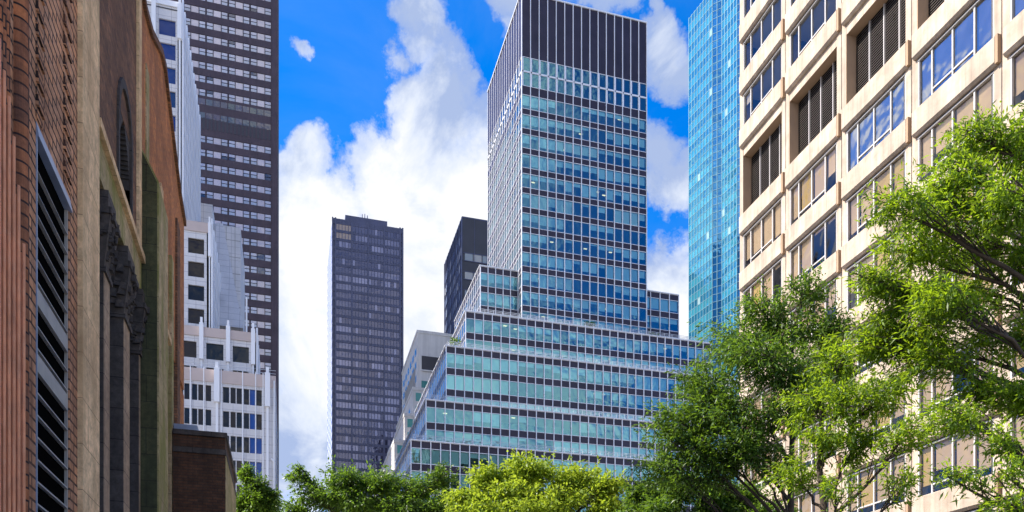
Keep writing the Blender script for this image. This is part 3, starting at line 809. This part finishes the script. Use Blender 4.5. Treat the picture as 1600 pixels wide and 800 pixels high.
# round brick moulding and dog-tooth strips
def roll(y0, r, z0, z1, mat, X=XC, n=14, name='roll_moulding'):
    m = MB()
    for k in range(n):
        a0 = -math.pi / 2 + math.pi * k / n; a1 = -math.pi / 2 + math.pi * (k + 1) / n
        p = [(X + r * math.cos(a0), y0 + r * math.sin(a0)), (X + r * math.cos(a1), y0 + r * math.sin(a1))]
        m.poly([(*p[0], z0), (*p[1], z0), (*p[1], z1), (*p[0], z1)], uv=[(a0 * r, z0), (a1 * r, z0), (a1 * r, z1), (a0 * r, z1)], smooth=True)
    m.poly([(X + r * math.cos(-math.pi / 2 + math.pi * k / n), y0 + r * math.sin(-math.pi / 2 + math.pi * k / n), z1) for k in range(n + 1)])
    return m.build(name, M[mat], root)
def edge_y(px, X, r):               # centre of a half-round whose right-hand outline falls on this line of sight
    d_, y_ = on_x(px, X); return y_ - r * math.hypot(X, y_) / abs(X)
roll(edge_y(46, XC, .21), .21, 0, HW, 'rollbrick', XC)
for px, r in ((16.5, .07), (10.5, .06), (5, .06)): roll(edge_y(px, XC + .1, r), r, 0, HW, 'rollbrick', XC + .1)
for (pa, pb) in ((55.5, 66), (98.5, 109)):
    m = MB(); y0, y1 = cy(pa), cy(pb); z = zl + .1; k = 0
    while z < HW - .3:
        h = .245; o = .06 if k % 2 else .02; dy = 0
        m.hexa([(XC - .05, y0, z), (XC + o, y0 + dy, z), (XC + o, y1 - dy, z), (XC - .05, y1, z)], [(XC - .05, y0, z + h - .03), (XC + o, y0 + dy, z + h - .03), (XC + o, y1 - dy, z + h - .03), (XC - .05, y1, z + h - .03)])
        z += h; k += 1
    m.build('dogtooth_strip', M['brick'], root)
# pink marble clustered shafts, each ending lower than the next
XM = XC + .5
for (px, y) in ((-6, 20), (2, 70), (9.5, 120), (17, 160), (24.5, 222), (32, 298), (40, 388)):
    roll(edge_y(px, XM, .038), .038, 0, cz(px, y, XM), 'marble', XM, 8, 'marble_shaft')
    roll(edge_y(px - 5.2, XM - .03, .02), .02, 0, cz(px, y + 14, XM), 'marble2', XM - .03, 6, 'marble_fillet')
part('shaft_backing', 'marble2', (XC - .1, XM - .05, 12.5, edge_y(38, XM, .038), 0, cz(38, 400, XM)))
# sandstone pilaster
part('pilaster', 'stone', (XC - 1.6, XC + .12, cy(121), cy(155.5, XC + .12), 0, HW))
# colonnade recess
y0, y1 = cy(155.5, XC + .12), cy(221)
yb0 = 31.0
part('recess_wall', 'louver_back', (XC - 3.2, XC - 2.0, y0 - 2, 40, 0, 16.4))  # near-black wall paints the deep shade behind the columns
zop = 16.2
part('cornice', 'moss', (XC - 2.0, XC + .03, y0, 38.6, zop, 17.3)); part('cornice_fillet', 'stone', (XC - .3, XC + .16, y0, 38.6, 17.3, 17.55))
for (pa, pb, d_) in ((162.5, 170, .75), (193.5, 201.5, .85), (217.5, 222.5, .8)):
    p0, p1 = cy(pa), cy(pb)
    pr = part('column', 'blackstone', (XC - d_, XC - .02, p0, p1 + .2, 0, zop - 2.3))
    part('lit_strip', 'litstone', (XC - .02, XC - .005, p0 + .05, p1 + .15, 0, zop - 2.3), par=pr)  # paler strip paints the light on the column's street side
    m = MB(); e = .16
    zc = zop - 2.3
    m.box(XC - d_ - .05, XC + .06, p0 - .07, p1 + .27, zc, zc + .14)
    m.hexa([(XC - d_ - .0, p0 - .02, zc + .14), (XC + .0, p0 - .02, zc + .14), (XC + .0, p1 + .22, zc + .14), (XC - d_, p1 + .22, zc + .14)],
           [(XC - d_ - .2, p0 - e, zc + 1.6), (XC + .2, p0 - e, zc + 1.6), (XC + .2, p1 + .2 + e, zc + 1.6), (XC - d_ - .2, p1 + .2 + e, zc + 1.6)])
    m.box(XC - d_ - .25, XC + .24, p0 - .22, p1 + .42, zc + 1.6, zc + 1.78); m.box(XC - d_ - .15, XC + .14, p0 - .12, p1 + .3, zc + 1.78, zop)
    for q in range(46):   # carved leaves and scrolls
        zq = zc + .2 + R.random() * 1.4; out = (zq - zc) / 1.6 * .2
        if R.random() < .6: xx, yy = R.uniform(XC - d_, XC), p0 - out * .8 - .02
        else: xx, yy = XC + out, R.uniform(p0, p1 + .2)
        r = R.uniform(.05, .11)
        m.hexa([(xx - r, yy - r, zq), (xx + r, yy - r, zq), (xx + r, yy + r, zq), (xx - r, yy + r, zq)], [(xx - r * .3, yy - r * 1.4, zq + r * 2.2), (xx + r * 1.2, yy - r * .6, zq + r * 2.2), (xx + r * .5, yy + r * .5, zq + r * 1.6), (xx - r * .4, yy + r * .5, zq + r * 1.6)])
    m.build('capital', M['blackstone'], root)
# upper brick wall round the lancet niche
zc = 27.6
ys0 = cy(156.5)
n0, n1 = cy(184), cy(203); nz0 = 16.9; nz1 = cz(194, 115) - 3.0
part('upper_wall', 'cbrick', (XC - 6, XC, ys0 - .3, n0, 17.55, zc), (XC - 6, XC, n0, n1, nz1 + 1.4, zc), (XC - 6, XC, n1, cy(213), 17.55, zc))
part('lancet_niche', 'blackstone', (XC - 1.0, XC - .7, n0, n1, 17.55, nz1 + 1.4))
for sgn in (0, 1):   # pointed head, stepped stone blocks
    m = MB()
    for q in range(14):
        f0 = q / 14.; w = (n1 - n0) / 2 * (f0 ** 1.6)
        za_ = nz1 - .2 + 1.6 * f0 + .002 * q; a_, b_ = (n0, n0 + max(w, .05)) if sgn == 0 else (n1 - max(w, .05), n1)
        m.box(XC - .68, XC - .01, a_, b_, za_, za_ + .114)
    m.build('arch_head', M['blackstone'], root)
part('arch_jamb', 'blackstone', (XC - .4, XC + .07, n0 - .2, n0, 17.6, nz1 + .9)); part('arch_jamb', 'blackstone', (XC - .4, XC + .07, n1, n1 + .18, 17.6, nz1 + .9))
m = MB()
for q in range(9):
    a_ = math.pi * q / 9; b_ = math.pi * (q + 1) / 9; ym, hw = (n0 + n1) / 2, (n1 - n0) / 2
    for (ra, rb) in ((hw, hw + .2),):
        P = lambda a, r: (ym - math.cos(a) * r, nz1 + .8 + math.sin(a) ** .8 * r * 1.5)
        q0, q1, q2, q3 = P(a_, ra), P(b_, ra), P(b_, rb), P(a_, rb)
        m.poly([(XC + .08, *q0), (XC + .08, *q1), (XC + .08, *q2), (XC + .08, *q3)]); m.poly([(XC - .02, *q3), (XC + .08, *q3), (XC + .08, *q2), (XC - .02, *q2)])
        m.poly([(XC - .02, *q0), (XC - .02, *q1), (XC + .08, *q1), (XC + .08, *q0)])
m.build('hood_mould', M['blackstone'], root)
part('colonnette', 'moss', (XC - .55, XC - .4, (n0 + n1) / 2 - .1, (n0 + n1) / 2 + .1, 17.55, nz1 + .6))
# right-hand bay of orange brick, stone strips, parapet
prof = [(213, None), (225, 8), (235, 45), (250, 75), (256, 100), (260, 135), (265, 175), (272, 235), (280, 300), (287.5, 345)]
XG = XC - .02
pts = [(cy(px, XG), zc + .05 if y is None else cz(px, y, XG)) for px, y in prof]
def gable_prism(name, mat, x0, x1, lift0, lift1):
    m = MB(); up = [(y, z + lift1) for y, z in pts]; lo_ = [(y, 17.55 if lift0 is None else z + lift0) for y, z in pts]
    for (p0, p1, q0, q1) in zip(up, up[1:], lo_, lo_[1:]):
        m.poly([(x1, *q0), (x1, *q1), (x1, *p1), (x1, *p0)]); m.poly([(x0, *p0), (x1, *p0), (x1, *p1), (x0, *p1)])
        m.poly([(x0, *q1), (x1, *q1), (x1, *q0), (x0, *q0)])
    a, b = up[-1], lo_[-1]; m.poly([(x1, *b), (x0, *b), (x0, *a), (x1, *a)]); a, b = up[0], lo_[0]; m.poly([(x0, *b), (x1, *b), (x1, *a), (x0, *a)])
    m.build(name, M[mat], root)
gable_prism('gable_wall', 'cbrick2', XC - 6, XG, None, -.28); gable_prism('gable_coping', 'cbrick', XC - 6, XC + .10, -.28, 0)
part('upper_wall', 'cbrick2', (XC - 6, XC - .12, 38.0, cy(287.5, XC - .12), 0, 17.55))
part('quoin_strip', 'stone', (XC - .3, XC + .10, cy(213), cy(217), 17.55, zc)); part('quoin_strip', 'moss', (XC - .3, XC + .02, cy(228), cy(232.5), 17.6, zc - 2.2))
part('quoin_strip', 'stone', (XC - .3, XC + .05, cy(250), cy(253.5), 17.6, zc - 4.5)); part('quoin_strip', 'moss', (XC - .3, XC + .12, cy(264), cy(267), 0, 21.5))
part('quoin_strip', 'cbrick', (XC - .3, XC + .08, cy(274.5), cy(279), 0, 24.5))
part('coping', 'stone', (XC - 6, XC + .22, ys0 - .3, cy(212.8), zc, zc + .45))
# mossy buttress
xb = XC + .6; b0, b1 = cy(248, xb), cy(262.5, xb); zt_ = cz(240, 328)
m = MB(); m.hexa([(XC - .5, b0, 0), (xb, b0, 0), (xb, b1, 0), (XC - .5, b1, 0)], [(XC - .5, b0, zt_ + 1.6), (xb, b0, zt_ - .6), (xb, b1, zt_ - .6), (XC - .5, b1, zt_ + 1.6)])
bt = m.build('buttress', M['moss'], root)
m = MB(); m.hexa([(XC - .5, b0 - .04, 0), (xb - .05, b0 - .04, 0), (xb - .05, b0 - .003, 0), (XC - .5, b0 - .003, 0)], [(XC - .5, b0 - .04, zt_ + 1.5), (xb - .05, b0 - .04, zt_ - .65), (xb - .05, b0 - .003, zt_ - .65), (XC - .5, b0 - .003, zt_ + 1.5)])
m.build('shaded_facing', M['shadestone'], bt)  # darker green skin paints shade onto the buttress's near side
part('body', 'cbrick', (XC - 24, XC - 6, 10, 44, 0, zc - 1))

# ------------------------------------------------------------------ low brick annex
ya_ = 39.0; d, xa = on_y(352, ya_); zt_ = zz(677, d); yb_ = 47.0
root = thing('brick_annex', 'low dark brick annex with stone coping, built against the end of the church', 'annex', (xa - 1.5, ya_, 0))
X0 = XC + .15
zc1 = zz(684.5, d); zs0, zs1 = zz(711.5, d), zz(703.5, d)
part('wall', 'abrick', (X0, xa, ya_, yb_, 0, zs0)); part('wall', 'abrick', (X0, xa, ya_, yb_, zs1, zc1))
part('string_course', 'blackstone', (X0, xa + .05, ya_ - .06, yb_, zs0, zs1)); part('coping', 'blackstone', (X0, xa + .08, ya_ - .09, yb_ + .05, zc1, zt_))
part('lit_side_skin', 'moss', (xa - .02, xa + .03, ya_ + .06, yb_, 0, zs0 - .01))  # paler stone skin paints warm light onto this side wall
part('flashing', 'flash', (X0, X0 + 1.0, ya_ + .3, ya_ + 1.6, zt_, zt_ + .35))

# ------------------------------------------------------------------ trees
LEAF = {}
LEAF['green'] = leaf_mat('willow_leaf', (.030, .075, .010), (.13, .22, .011), (.42, .60, .02), .5)
LEAF['deep'] = leaf_mat('dark_leaf', (.026, .068, .012), (.085, .165, .018), (.22, .37, .025), .45)
LEAF['yellow'] = leaf_mat('yellow_green_leaf', (.11, .19, .012), (.25, .345, .022), (.48, .60, .04), .5)
def build_leaves(name, mat, P, D, Nn, L, W, tint, parent, origin):
    n = len(P); side = np.cross(D, Nn); side /= np.maximum(np.linalg.norm(side, axis=1, keepdims=True), 1e-6)
    nn = np.cross(side, D)
    v = np.empty((n, 4, 3)); L = L[:, None]; W = W[:, None]
    v[:, 0] = P; v[:, 1] = P + D * L * .45 + side * W * .5 + nn * W * .12; v[:, 2] = P + D * L - np.array([0, 0, 1.]) * L * .12; v[:, 3] = P + D * L * .45 - side * W * .5 + nn * W * .12
    v = v.reshape(-1, 3) - np.array(origin)
    me = bpy.data.meshes.new(name); me.vertices.add(4 * n); me.vertices.foreach_set('co', v.astype(np.float32).ravel())
    me.loops.add(4 * n); me.loops.foreach_set('vertex_index', np.arange(4 * n, dtype=np.int32))
    me.polygons.add(n); me.polygons.foreach_set('loop_start', np.arange(0, 4 * n, 4, dtype=np.int32)); me.polygons.foreach_set('loop_total', np.full(n, 4, np.int32))
    a = me.attributes.new('tint', 'FLOAT_COLOR', 'FACE'); t = np.ones((n, 4), np.float32); t[:, :3] = tint[:, None]; a.data.foreach_set('color', t.ravel())
    me.materials.append(mat); me.update(); me.validate()
    o = bpy.data.objects.new(name, me); COL.objects.link(o); o.parent = parent; return o
def unit(a): return a / np.maximum(np.linalg.norm(a, axis=-1, keepdims=True), 1e-9)
def tree(label, base, clumps, leaf, L, W, per, trunk_r, fork=.45, group='street trees', droop=.22, name='street_tree', seed=1, lean=0., twig_r=.012, bigbr=.5, rise=.75, twigs=62, puff=1.0):
    rng = np.random.default_rng(seed)
    bx, by = at(*base); root = thing(name, label, 'tree', (bx, by, 0), group); O = Vector((bx, by, 0))
    cen = [pt(c[0], c[1], c[2]) for c in clumps]
    zc = sum(c.z for c in cen) / len(cen); zf = max(c.z for c in cen) * .86
    tp = []; n = 7
    top = Vector((bx * (1 - lean) + sum(c.x for c in cen) / len(cen) * lean, by, zf))
    for i in range(n):
        f = i / (n - 1); p = Vector((bx, by, 0)).lerp(top, f) + Vector((rng.normal() * .06, rng.normal() * .06, 0)) * (i > 0); tp.append(p)
    m = MB(); m.tube(tp, [trunk_r * (1.35 - .35 * min(1, 4 * i / n)) * (1 - .85 * i / n) for i in range(n)], 10); m.build('trunk', M['bark'], root)
    Ps, Ds, Ls, Ws, Ts = [], [], [], [], []
    for ci, c in enumerate(clumps):
        px, y, d, rx, ry, dens = c
        C = cen[ci]; sx = rx * d / F * puff; sz = ry * d / F * puff; sy = sx * .9
        hd = math.hypot(C.x - bx, C.y - by); zs = min(zf * .97, max(zf * .33, C.z - rise * hd - .6)); fz = zs / zf * (n - 1); i0 = min(n - 2, int(fz)); start = tp[i0].lerp(tp[i0 + 1], fz - i0)
        # limb
        k = 9; limb = []
        up = Vector((0, 0, max(.2, (C.z - start.z) * .2)))
        end = C + Vector((rng.normal() * sx * .3, rng.normal() * sy * .3, sz * .1)); mid = start.lerp(end, .45) + up * .45
        for i in range(k):
            f = i / (k - 1); p = start * (1 - f) ** 2 + mid * 2 * f * (1 - f) + end * f * f
            limb.append(p + Vector(rng.normal(size=3)) * (.10 * f * (1 - f) * 4 * bigbr))
        r0 = trunk_r * (.2 + .16 * min(1, hd / 5)) * (1.1 - .5 * zs / zf); m = MB(); m.tube(limb, [r0 * (1 - f_ / (k - 1)) ** 1.1 + .015 for f_ in range(k)], 6)
        nt = max(4, int(dens * twigs))
        for q in range(nt):
            f = .45 + .55 * rng.random(); i = min(k - 2, int(f * (k - 1))); s0 = limb[i].lerp(limb[i + 1], f * (k - 1) - i)
            v = unit(rng.normal(size=3)); rr = rng.random() ** .42
            e = np.array(C) + v * rr * np.array([sx, sy, sz]) + np.array([0, 0, 0])
            e[2] = C.z + (rng.choice((-.8, -.15, .5)) + rng.normal() * .16) * sz * (1 - .5 * math.hypot(v[0], v[1]) * rr) + (rng.random() < .25) * v[2] * rr * sz
            s = np.array(s0); mdl = (s + e) / 2 + np.array([0, 0, .16 * np.linalg.norm(e - s)]) + rng.normal(size=3) * .06
            ts = np.linspace(0, 1, 6); path = ((1 - ts) ** 2)[:, None] * s + (2 * ts * (1 - ts))[:, None] * mdl + (ts ** 2)[:, None] * e
            if q % 2 == 0 or dens < .6: m.tube([tuple(p) for p in path], [twig_r * (1.5 - 1.1 * t_) for t_ in ts], 3)
            nl = per; a = .42 + .58 * rng.random(nl) ** .8
            p = ((1 - a) ** 2)[:, None] * s + (2 * a * (1 - a))[:, None] * mdl + (a ** 2)[:, None] * e
            tang = unit((2 * (1 - a))[:, None] * (mdl - s) + (2 * a)[:, None] * (e - mdl))
            spread = .09 * L * 10
            # side shoots keep leaves in little sprays
            shoot = rng.integers(0, 5, nl); sd = unit(rng.normal(size=(5, 3)) + np.array([0, 0, -.15])) * rng.uniform(.12, .55, (5, 1)) * min(1.6, sx * .9)
            fr = rng.random(nl)[:, None]
            p = p + sd[shoot] * fr + rng.normal(size=(nl, 3)) * spread * .35
            dr = unit(tang * .6 + unit(sd[shoot]) * .8 + rng.normal(size=(nl, 3)) * .55 + np.array([0, 0, -droop]))
            Ps.append(p); Ds.append(dr); Ls.append(L * rng.uniform(.4, 1.45, nl)); Ws.append(W * rng.uniform(.7, 1.25, nl))
            Ts.append(np.clip(rng.normal(.45, .3) + rng.normal(size=nl) * .22, 0, 1))
        m.build('branch', M['bark'], root)
    P = np.concatenate(Ps); D = np.concatenate(Ds); nr = unit(rng.normal(size=P.shape) + np.array([0, 0, .9]))
    build_leaves('crown', LEAF[leaf], P, D, nr, np.concatenate(Ls), np.concatenate(Ws), np.concatenate(Ts), root, O)
    return root

d = 17
big = [(1520, 215, 17, 55, 34, 1), (1580, 225, 17, 50, 45, 1), (1478, 262, 16.5, 42, 32, .8), (1392, 310, 16, 50, 26, .8), (1460, 320, 17, 66, 38, 1.2), (1565, 310, 16, 60, 50, 1.3),
       (1420, 380, 17, 66, 40, 1.3), (1510, 400, 18, 60, 45, 1.1), (1592, 400, 17, 40, 40, .8), (1395, 455, 17, 62, 40, 1.3), (1352, 435, 17, 30, 20, .5), (1345, 540, 17.5, 36, 24, .6), (1420, 520, 17.5, 50, 34, .9), (1500, 470, 18, 60, 36, .8), (1365, 520, 17.5, 50, 40, 1.1), (1465, 470, 16, 55, 35, .9),
       (1555, 520, 17, 55, 36, .7), (1430, 560, 17, 66, 36, 1.0), (1530, 605, 16.5, 60, 40, .9), (1592, 615, 16, 40, 40, .8), (1470, 645, 16, 60, 28, .7), (1555, 690, 15.5, 40, 20, .4),
       (1480, 742, 15, 50, 18, .25), (1575, 735, 15, 45, 15, .25), (1580, 790, 14.5, 50, 16, .4), (1660, 300, 17, 70, 80, 1), (1690, 480, 17, 80, 90, 1), (1650, 170, 18, 60, 60, .8)]
tree('nearest leafy street tree with drooping narrow leaves, reaching in from the right edge', (1730, 17), big, 'green', .14, .036, 50, .26, .42, seed=3, lean=.0, rise=.3, puff=1.08, twigs=42, name='willow_oak')
mid = [(1268, 452, 27, 32, 26, .6), (1195, 480, 27, 42, 24, .8), (1232, 510, 27, 56, 34, 1.2), (1300, 512, 27, 42, 36, 1), (1135, 532, 27, 46, 30, 1), (1182, 560, 26, 58, 34, 1.3), (1100, 590, 27, 50, 30, 1.1),
       (1250, 578, 26, 56, 36, 1.2), (1078, 640, 27, 46, 30, 1), (1148, 636, 26, 56, 34, 1.2), (1222, 645, 26, 48, 28, .9), (1060, 690, 27, 46, 28, 1.0), (1040, 662, 27, 36, 22, .7), (1022, 722, 27, 36, 22, .7), (1088, 735, 27, 46, 22, .8), (1160, 690, 26, 50, 28, .9), (1122, 706, 27, 54, 24, .9), (1198, 715, 26, 44, 20, .6), (1292, 600, 26, 40, 34, .9)]
tree('bushy dark green street tree in front of the blue glass tower', (1236, 27), mid, 'deep', .18, .05, 46, .2, .5, seed=6, puff=1.24, twigs=50, name='willow_oak')
inner = [(1310, 560, 21, 36, 30, .8), (1255, 625, 21, 40, 26, .7), (1320, 620, 20, 48, 34, .9), (1385, 610, 20, 46, 30, .8), (1280, 680, 20, 42, 22, .6), (1350, 690, 20, 50, 26, .7), (1420, 670, 19, 48, 22, .6), (1240, 735, 21, 40, 24, .6), (1400, 745, 19, 46, 20, .3), (1330, 760, 19, 50, 20, .3)]
tree('forked street tree with dark bare limbs, low at right between its two taller neighbours', (1290, 20.5), inner, 'green', .16, .042, 46, .19, .50, seed=9, lean=0, puff=1.2, twigs=42, name='willow_oak')
low = [(1000, 768, 34, 34, 16, .8), (1060, 758, 33, 46, 22, 1), (1118, 770, 33, 48, 22, 1), (1175, 775, 33, 46, 20, .9), (1030, 795, 33, 50, 18, .9), (1120, 800, 33, 50, 18, .9), (985, 800, 34, 30, 16, .6), (1210, 800, 32, 46, 18, .8)]
tree('low dark street tree along the bottom edge, right of the yellow tree', (1090, 33), low, 'deep', .22, .065, 46, .18, .55, seed=12, name='willow_oak')
yel = [(830, 733, 48, 56, 24, 1.3), (765, 748, 48, 42, 18, 1), (900, 747, 48, 46, 20, 1.1), (955, 758, 47, 34, 14, .8), (725, 775, 47, 36, 18, .9), (800, 772, 47, 58, 20, 1.2), (880, 780, 47, 58, 20, 1.2), (960, 790, 47, 40, 14, .8), (830, 800, 46, 80, 18, 1.2), (745, 800, 46, 50, 16, .9)]
tree('bright yellow green tree in full sun at the foot of the stepped glass tower', (830, 48), yel, 'yellow', .27, .12, 44, .2, .6, seed=15, name='honey_locust', twig_r=.02)
drk = [(458, 742, 58, 20, 18, .35), (478, 770, 58, 34, 22, .5), (540, 748, 58, 40, 20, 1), (600, 752, 58, 46, 20, 1.1), (520, 780, 58, 40, 20, .9), (570, 785, 58, 54, 20, 1.2), (650, 768, 58, 46, 24, 1.1), (692, 742, 57, 28, 20, .45), (630, 795, 57, 60, 18, 1.1), (455, 795, 58, 30, 18, .6), (700, 785, 57, 36, 22, .8)]
tree('dark green tree with thin feathery twigs on its left, below the bronze slab tower', (570, 58), drk, 'deep', .30, .11, 42, .18, .6, seed=21, name='honey_locust', twig_r=.02)
sml = [(398, 762, 52, 24, 24, 1), (405, 790, 52, 32, 20, 1), (384, 735, 52, 10, 14, .4), (380, 785, 52, 22, 22, .8), (422, 775, 52, 16, 20, .6)]
tree('small dark green tree squeezed between the brick annex and the white terraced tower', (398, 52), sml, 'deep', .26, .09, 42, .15, .6, seed=25, name='honey_locust', twig_r=.02)
# terrace planting on the stepped tower
def shrub(label, x0, x1, y, z, h, seed, n=500):
    rng = np.random.default_rng(seed); root = thing('terrace_shrub', label, 'shrub', ((x0 + x1) / 2, y, z), 'shrubs on the terraces')
    P = np.stack([rng.uniform(x0, x1, n), y + rng.normal(size=n) * .35, z + .3 + h * rng.random(n) ** 1.2], 1); D = unit(rng.normal(size=(n, 3)) + np.array([0, 0, .5]))
    build_leaves('foliage', LEAF['deep'], P, D, unit(rng.normal(size=(n, 3)) + np.array([0, 0, .5])), np.full(n, .45), np.full(n, .2), rng.random(n), root, ((x0 + x1) / 2, y, z))
    m = MB(); m.box(x0, x1, y - .4, y + .4, z + .03, z + .4); m.build('planter', M['dblock'], root)
xq = lambda px, Y: on_y(px, Y)[1]
shrub('long low hedge on the upper left terrace of the stepped glass tower', xq(764, 144.5), xq(806, 144.5), 144.5, t4z, 1.3, 31, 1100)
shrub('single dark shrub on the terrace in front of the main glass shaft', xq(914, 143.2), xq(930, 143.2), 143.2, t4z, 1.8, 32, 400)
shrub('round shrub before the right shoulder of the stepped glass tower', xq(1013, 144.5), xq(1030, 144.5), 144.5, t4z, 2.0, 33, 420)
m_x = t3x + 2.0
for q, (yy, lab) in enumerate(((139.2, 'wispy shrub at the front left corner of the third glass terrace'), (146, 'wispy shrub halfway back along the left edge of the third glass terrace'))):
    shrub(lab, m_x - .9, m_x + .9, yy, t3z, 2.2, 40 + q, 260)

# ------------------------------------------------------------------ sky, sun, camera
SUN = Vector((-.65, .17, .74)).normalized()
elev = math.asin(SUN.z); az = math.atan2(SUN.x, SUN.y)
w = bpy.data.worlds.new('World'); sc.world = w; w.use_nodes = True; w.node_tree.nodes.clear(); g = N(w.node_tree)
sky = g.new('ShaderNodeTexSky'); sky.sky_type = 'NISHITA'; sky.sun_disc = False; sky.sun_elevation = elev; sky.sun_rotation = az
sky.air_density = 1.0; sky.dust_density = .3; sky.ozone_density = 2.5
hs = g.new('ShaderNodeHueSaturation', Saturation=1.5, Value=.80)
g.set(hs, 'Color', g.mix(1.0, sky.outputs[0], c4((1, .92, 1.03)), 'MULTIPLY'))
D = g.new('ShaderNodeTexCoord').outputs['Generated']
def vdot(v): n = g.new('ShaderNodeVectorMath', operation='DOT_PRODUCT'); g.set(n, 0, D); n.inputs[1].default_value = v; return n.outputs['Value']
def ddir(px, y): v = pt(px, y, 1.0) - Vector((0, 0, CH)); r = v.length; return v.normalized(), r
blobs = [(500, 335, 70), (585, 290, 80), (660, 260, 75), (720, 300, 85), (640, 370, 120), (500, 430, 110), (470, 560, 130), (660, 470, 110), (460, 690, 120), (745, 190, 42), (480, 255, 40), (600, 600, 150),
         (655, 165, 42), (690, 120, 46), (655, 70, 42), (650, 10, 44), (622, 105, 24), (700, 175, 60), (650, -60, 60),
         (795, 20, 42), (800, 80, 34), (770, -50, 50), (945, -5, 52), (900, -30, 50), (990, 5, 26),
         (1040, 85, 44), (1065, 120, 44), (1035, 245, 46), (1055, 300, 40), (1020, 305, 30), (1040, 440, 62), (1050, 520, 70), (60, 150, 110), (20, 320, 130), (120, -20, 80), (150, 300, 90), (462, 98, 16), (1030, 30, 12), (1110, 260, 60)]
warp = g.new('ShaderNodeVectorMath', operation='MULTIPLY_ADD'); wn = g.noise(D, 9, 8, .62).outputs['Color']
wsub = g.new('ShaderNodeVectorMath', operation='SUBTRACT'); g.set(wsub, 0, wn); wsub.inputs[1].default_value = (.5, .5, .5)
g.set(warp, 0, wsub.outputs[0]); warp.inputs[1].default_value = (.10, .10, .10); g.set(warp, 2, D)
wnm = g.new('ShaderNodeVectorMath', operation='NORMALIZE'); g.set(wnm, 0, warp.outputs[0]); DW = wnm.outputs[0]
def wdot(v): n = g.new('ShaderNodeVectorMath', operation='DOT_PRODUCT'); g.set(n, 0, DW); n.inputs[1].default_value = v; return n.outputs['Value']
msk = None
for (px, y, r) in blobs:
    b, k = ddir(px, y); ang = r / F / k ** 1.5; amp = min(1.3, .35 + r / 75)
    v = g.math('MULTIPLY_ADD', g.math('SUBTRACT', 1.0, wdot(b)), -2.0 * amp / ang ** 2, amp)
    v = g.math('MAXIMUM', v, -1.6)
    msk = v if msk is None else g.math('SMOOTH_MAX', msk, v, .25)
n1 = g.noise(D, 9, 12, .65, .3).outputs[0]; n2 = g.noise(D, 30, 8, .62).outputs[0]
msk = g.math('MAXIMUM', msk, -1.6)
body = g.math('ADD', g.math('ADD', msk, g.math('MULTIPLY', g.math('SUBTRACT', n1, .5), 3.4)), g.math('MULTIPLY', g.math('SUBTRACT', n2, .5), 1.5))
# clouds over the rest of the sky
view, _ = ddir(760, 380); inview = g.math('GREATER_THAN', vdot(view), math.cos(rad(36)))
n3 = g.noise(D, 2.6, 10, .6, .3).outputs[0]
sepz = g.new('ShaderNodeSeparateXYZ'); g.set(sepz, 0, D)
gen = g.math('MULTIPLY', g.math('SUBTRACT', g.math('ADD', g.math('SUBTRACT', n3, .50), g.math('MULTIPLY_ADD', sepz.outputs[0], -.07, g.math('MULTIPLY', sepz.outputs[1], -.01))), g.math('MULTIPLY_ADD', sepz.outputs[2], .20, -.085)), 9.0)
mk = g.mix(inview, gen, body)
fac = g.ramp(g.math('MULTIPLY_ADD', mk, .36, .5, clamp=True), [(.39, (0, 0, 0)), (.49, (.28, .28, .28)), (.60, (.78, .78, .78)), (.80, (1, 1, 1))])
n4 = g.noise(D, 5.0, 8, .6, .4).outputs[0]
CL = 2.85
ccol = g.ramp(n4, [(.43, tuple(CL * c for c in (.42, .53, .80))), (.52, tuple(CL * c for c in (.78, .85, .99))), (.61, tuple(CL * c for c in (1.05, 1.05, 1.07)))])
veil = g.ramp(g.noise(D, 3.2, 9, .6, .8).outputs[0], [(.42, (0, 0, 0)), (.75, (.16, .16, .16))])
front = g.mix(inview, g.mix(1.0, ccol, c4((1.6, 1.6, 1.6)), 'MULTIPLY'), ccol)      # clouds out of view are brightened to add fill light and reflections
skyc = g.mix(fac, g.mix(veil, hs.outputs[0], c4((.45 * CL, .62 * CL, .95 * CL))), front)
bg = g.new('ShaderNodeBackground', Strength=.12); g.set(bg, 'Color', skyc)
wo = g.new('ShaderNodeOutputWorld'); g.l.new(bg.outputs[0], wo.inputs[0])
w.cycles.sampling_method = 'MANUAL'; w.cycles.sample_map_resolution = 512

ld = bpy.data.lights.new('sun', 'SUN'); ld.energy = 3.85; ld.angle = rad(.53); ld.color = (1, .93, .82)
lo = bpy.data.objects.new('sun', ld); COL.objects.link(lo); lo.rotation_euler = SUN.to_track_quat('Z', 'Y').to_euler(); lo.location = (0, 0, 300)

cd = bpy.data.cameras.new('camera'); cam = bpy.data.objects.new('camera', cd); COL.objects.link(cam)
cam.location = (0, 0, CH); cam.rotation_euler = (math.pi / 2, 0, -YAW)
cd.sensor_width = 36; cd.lens = F / 1600 * 36; cd.shift_x = 0; cd.shift_y = (HY - 400) / 1600; cd.clip_start = .1; cd.clip_end = 6000
sc.camera = cam
vs = sc.view_settings; vs.view_transform = 'Standard'; vs.look = 'None'; vs.exposure = 1.58; vs.gamma = 1; vs.use_curve_mapping = False
cy_ = sc.cycles; cy_.use_denoising = True; cy_.max_bounces = 10; cy_.transparent_max_bounces = 12; cy_.diffuse_bounces = 4; cy_.glossy_bounces = 4
cy_.sample_clamp_indirect = 6; cy_.caustics_reflective = False; cy_.caustics_refractive = False
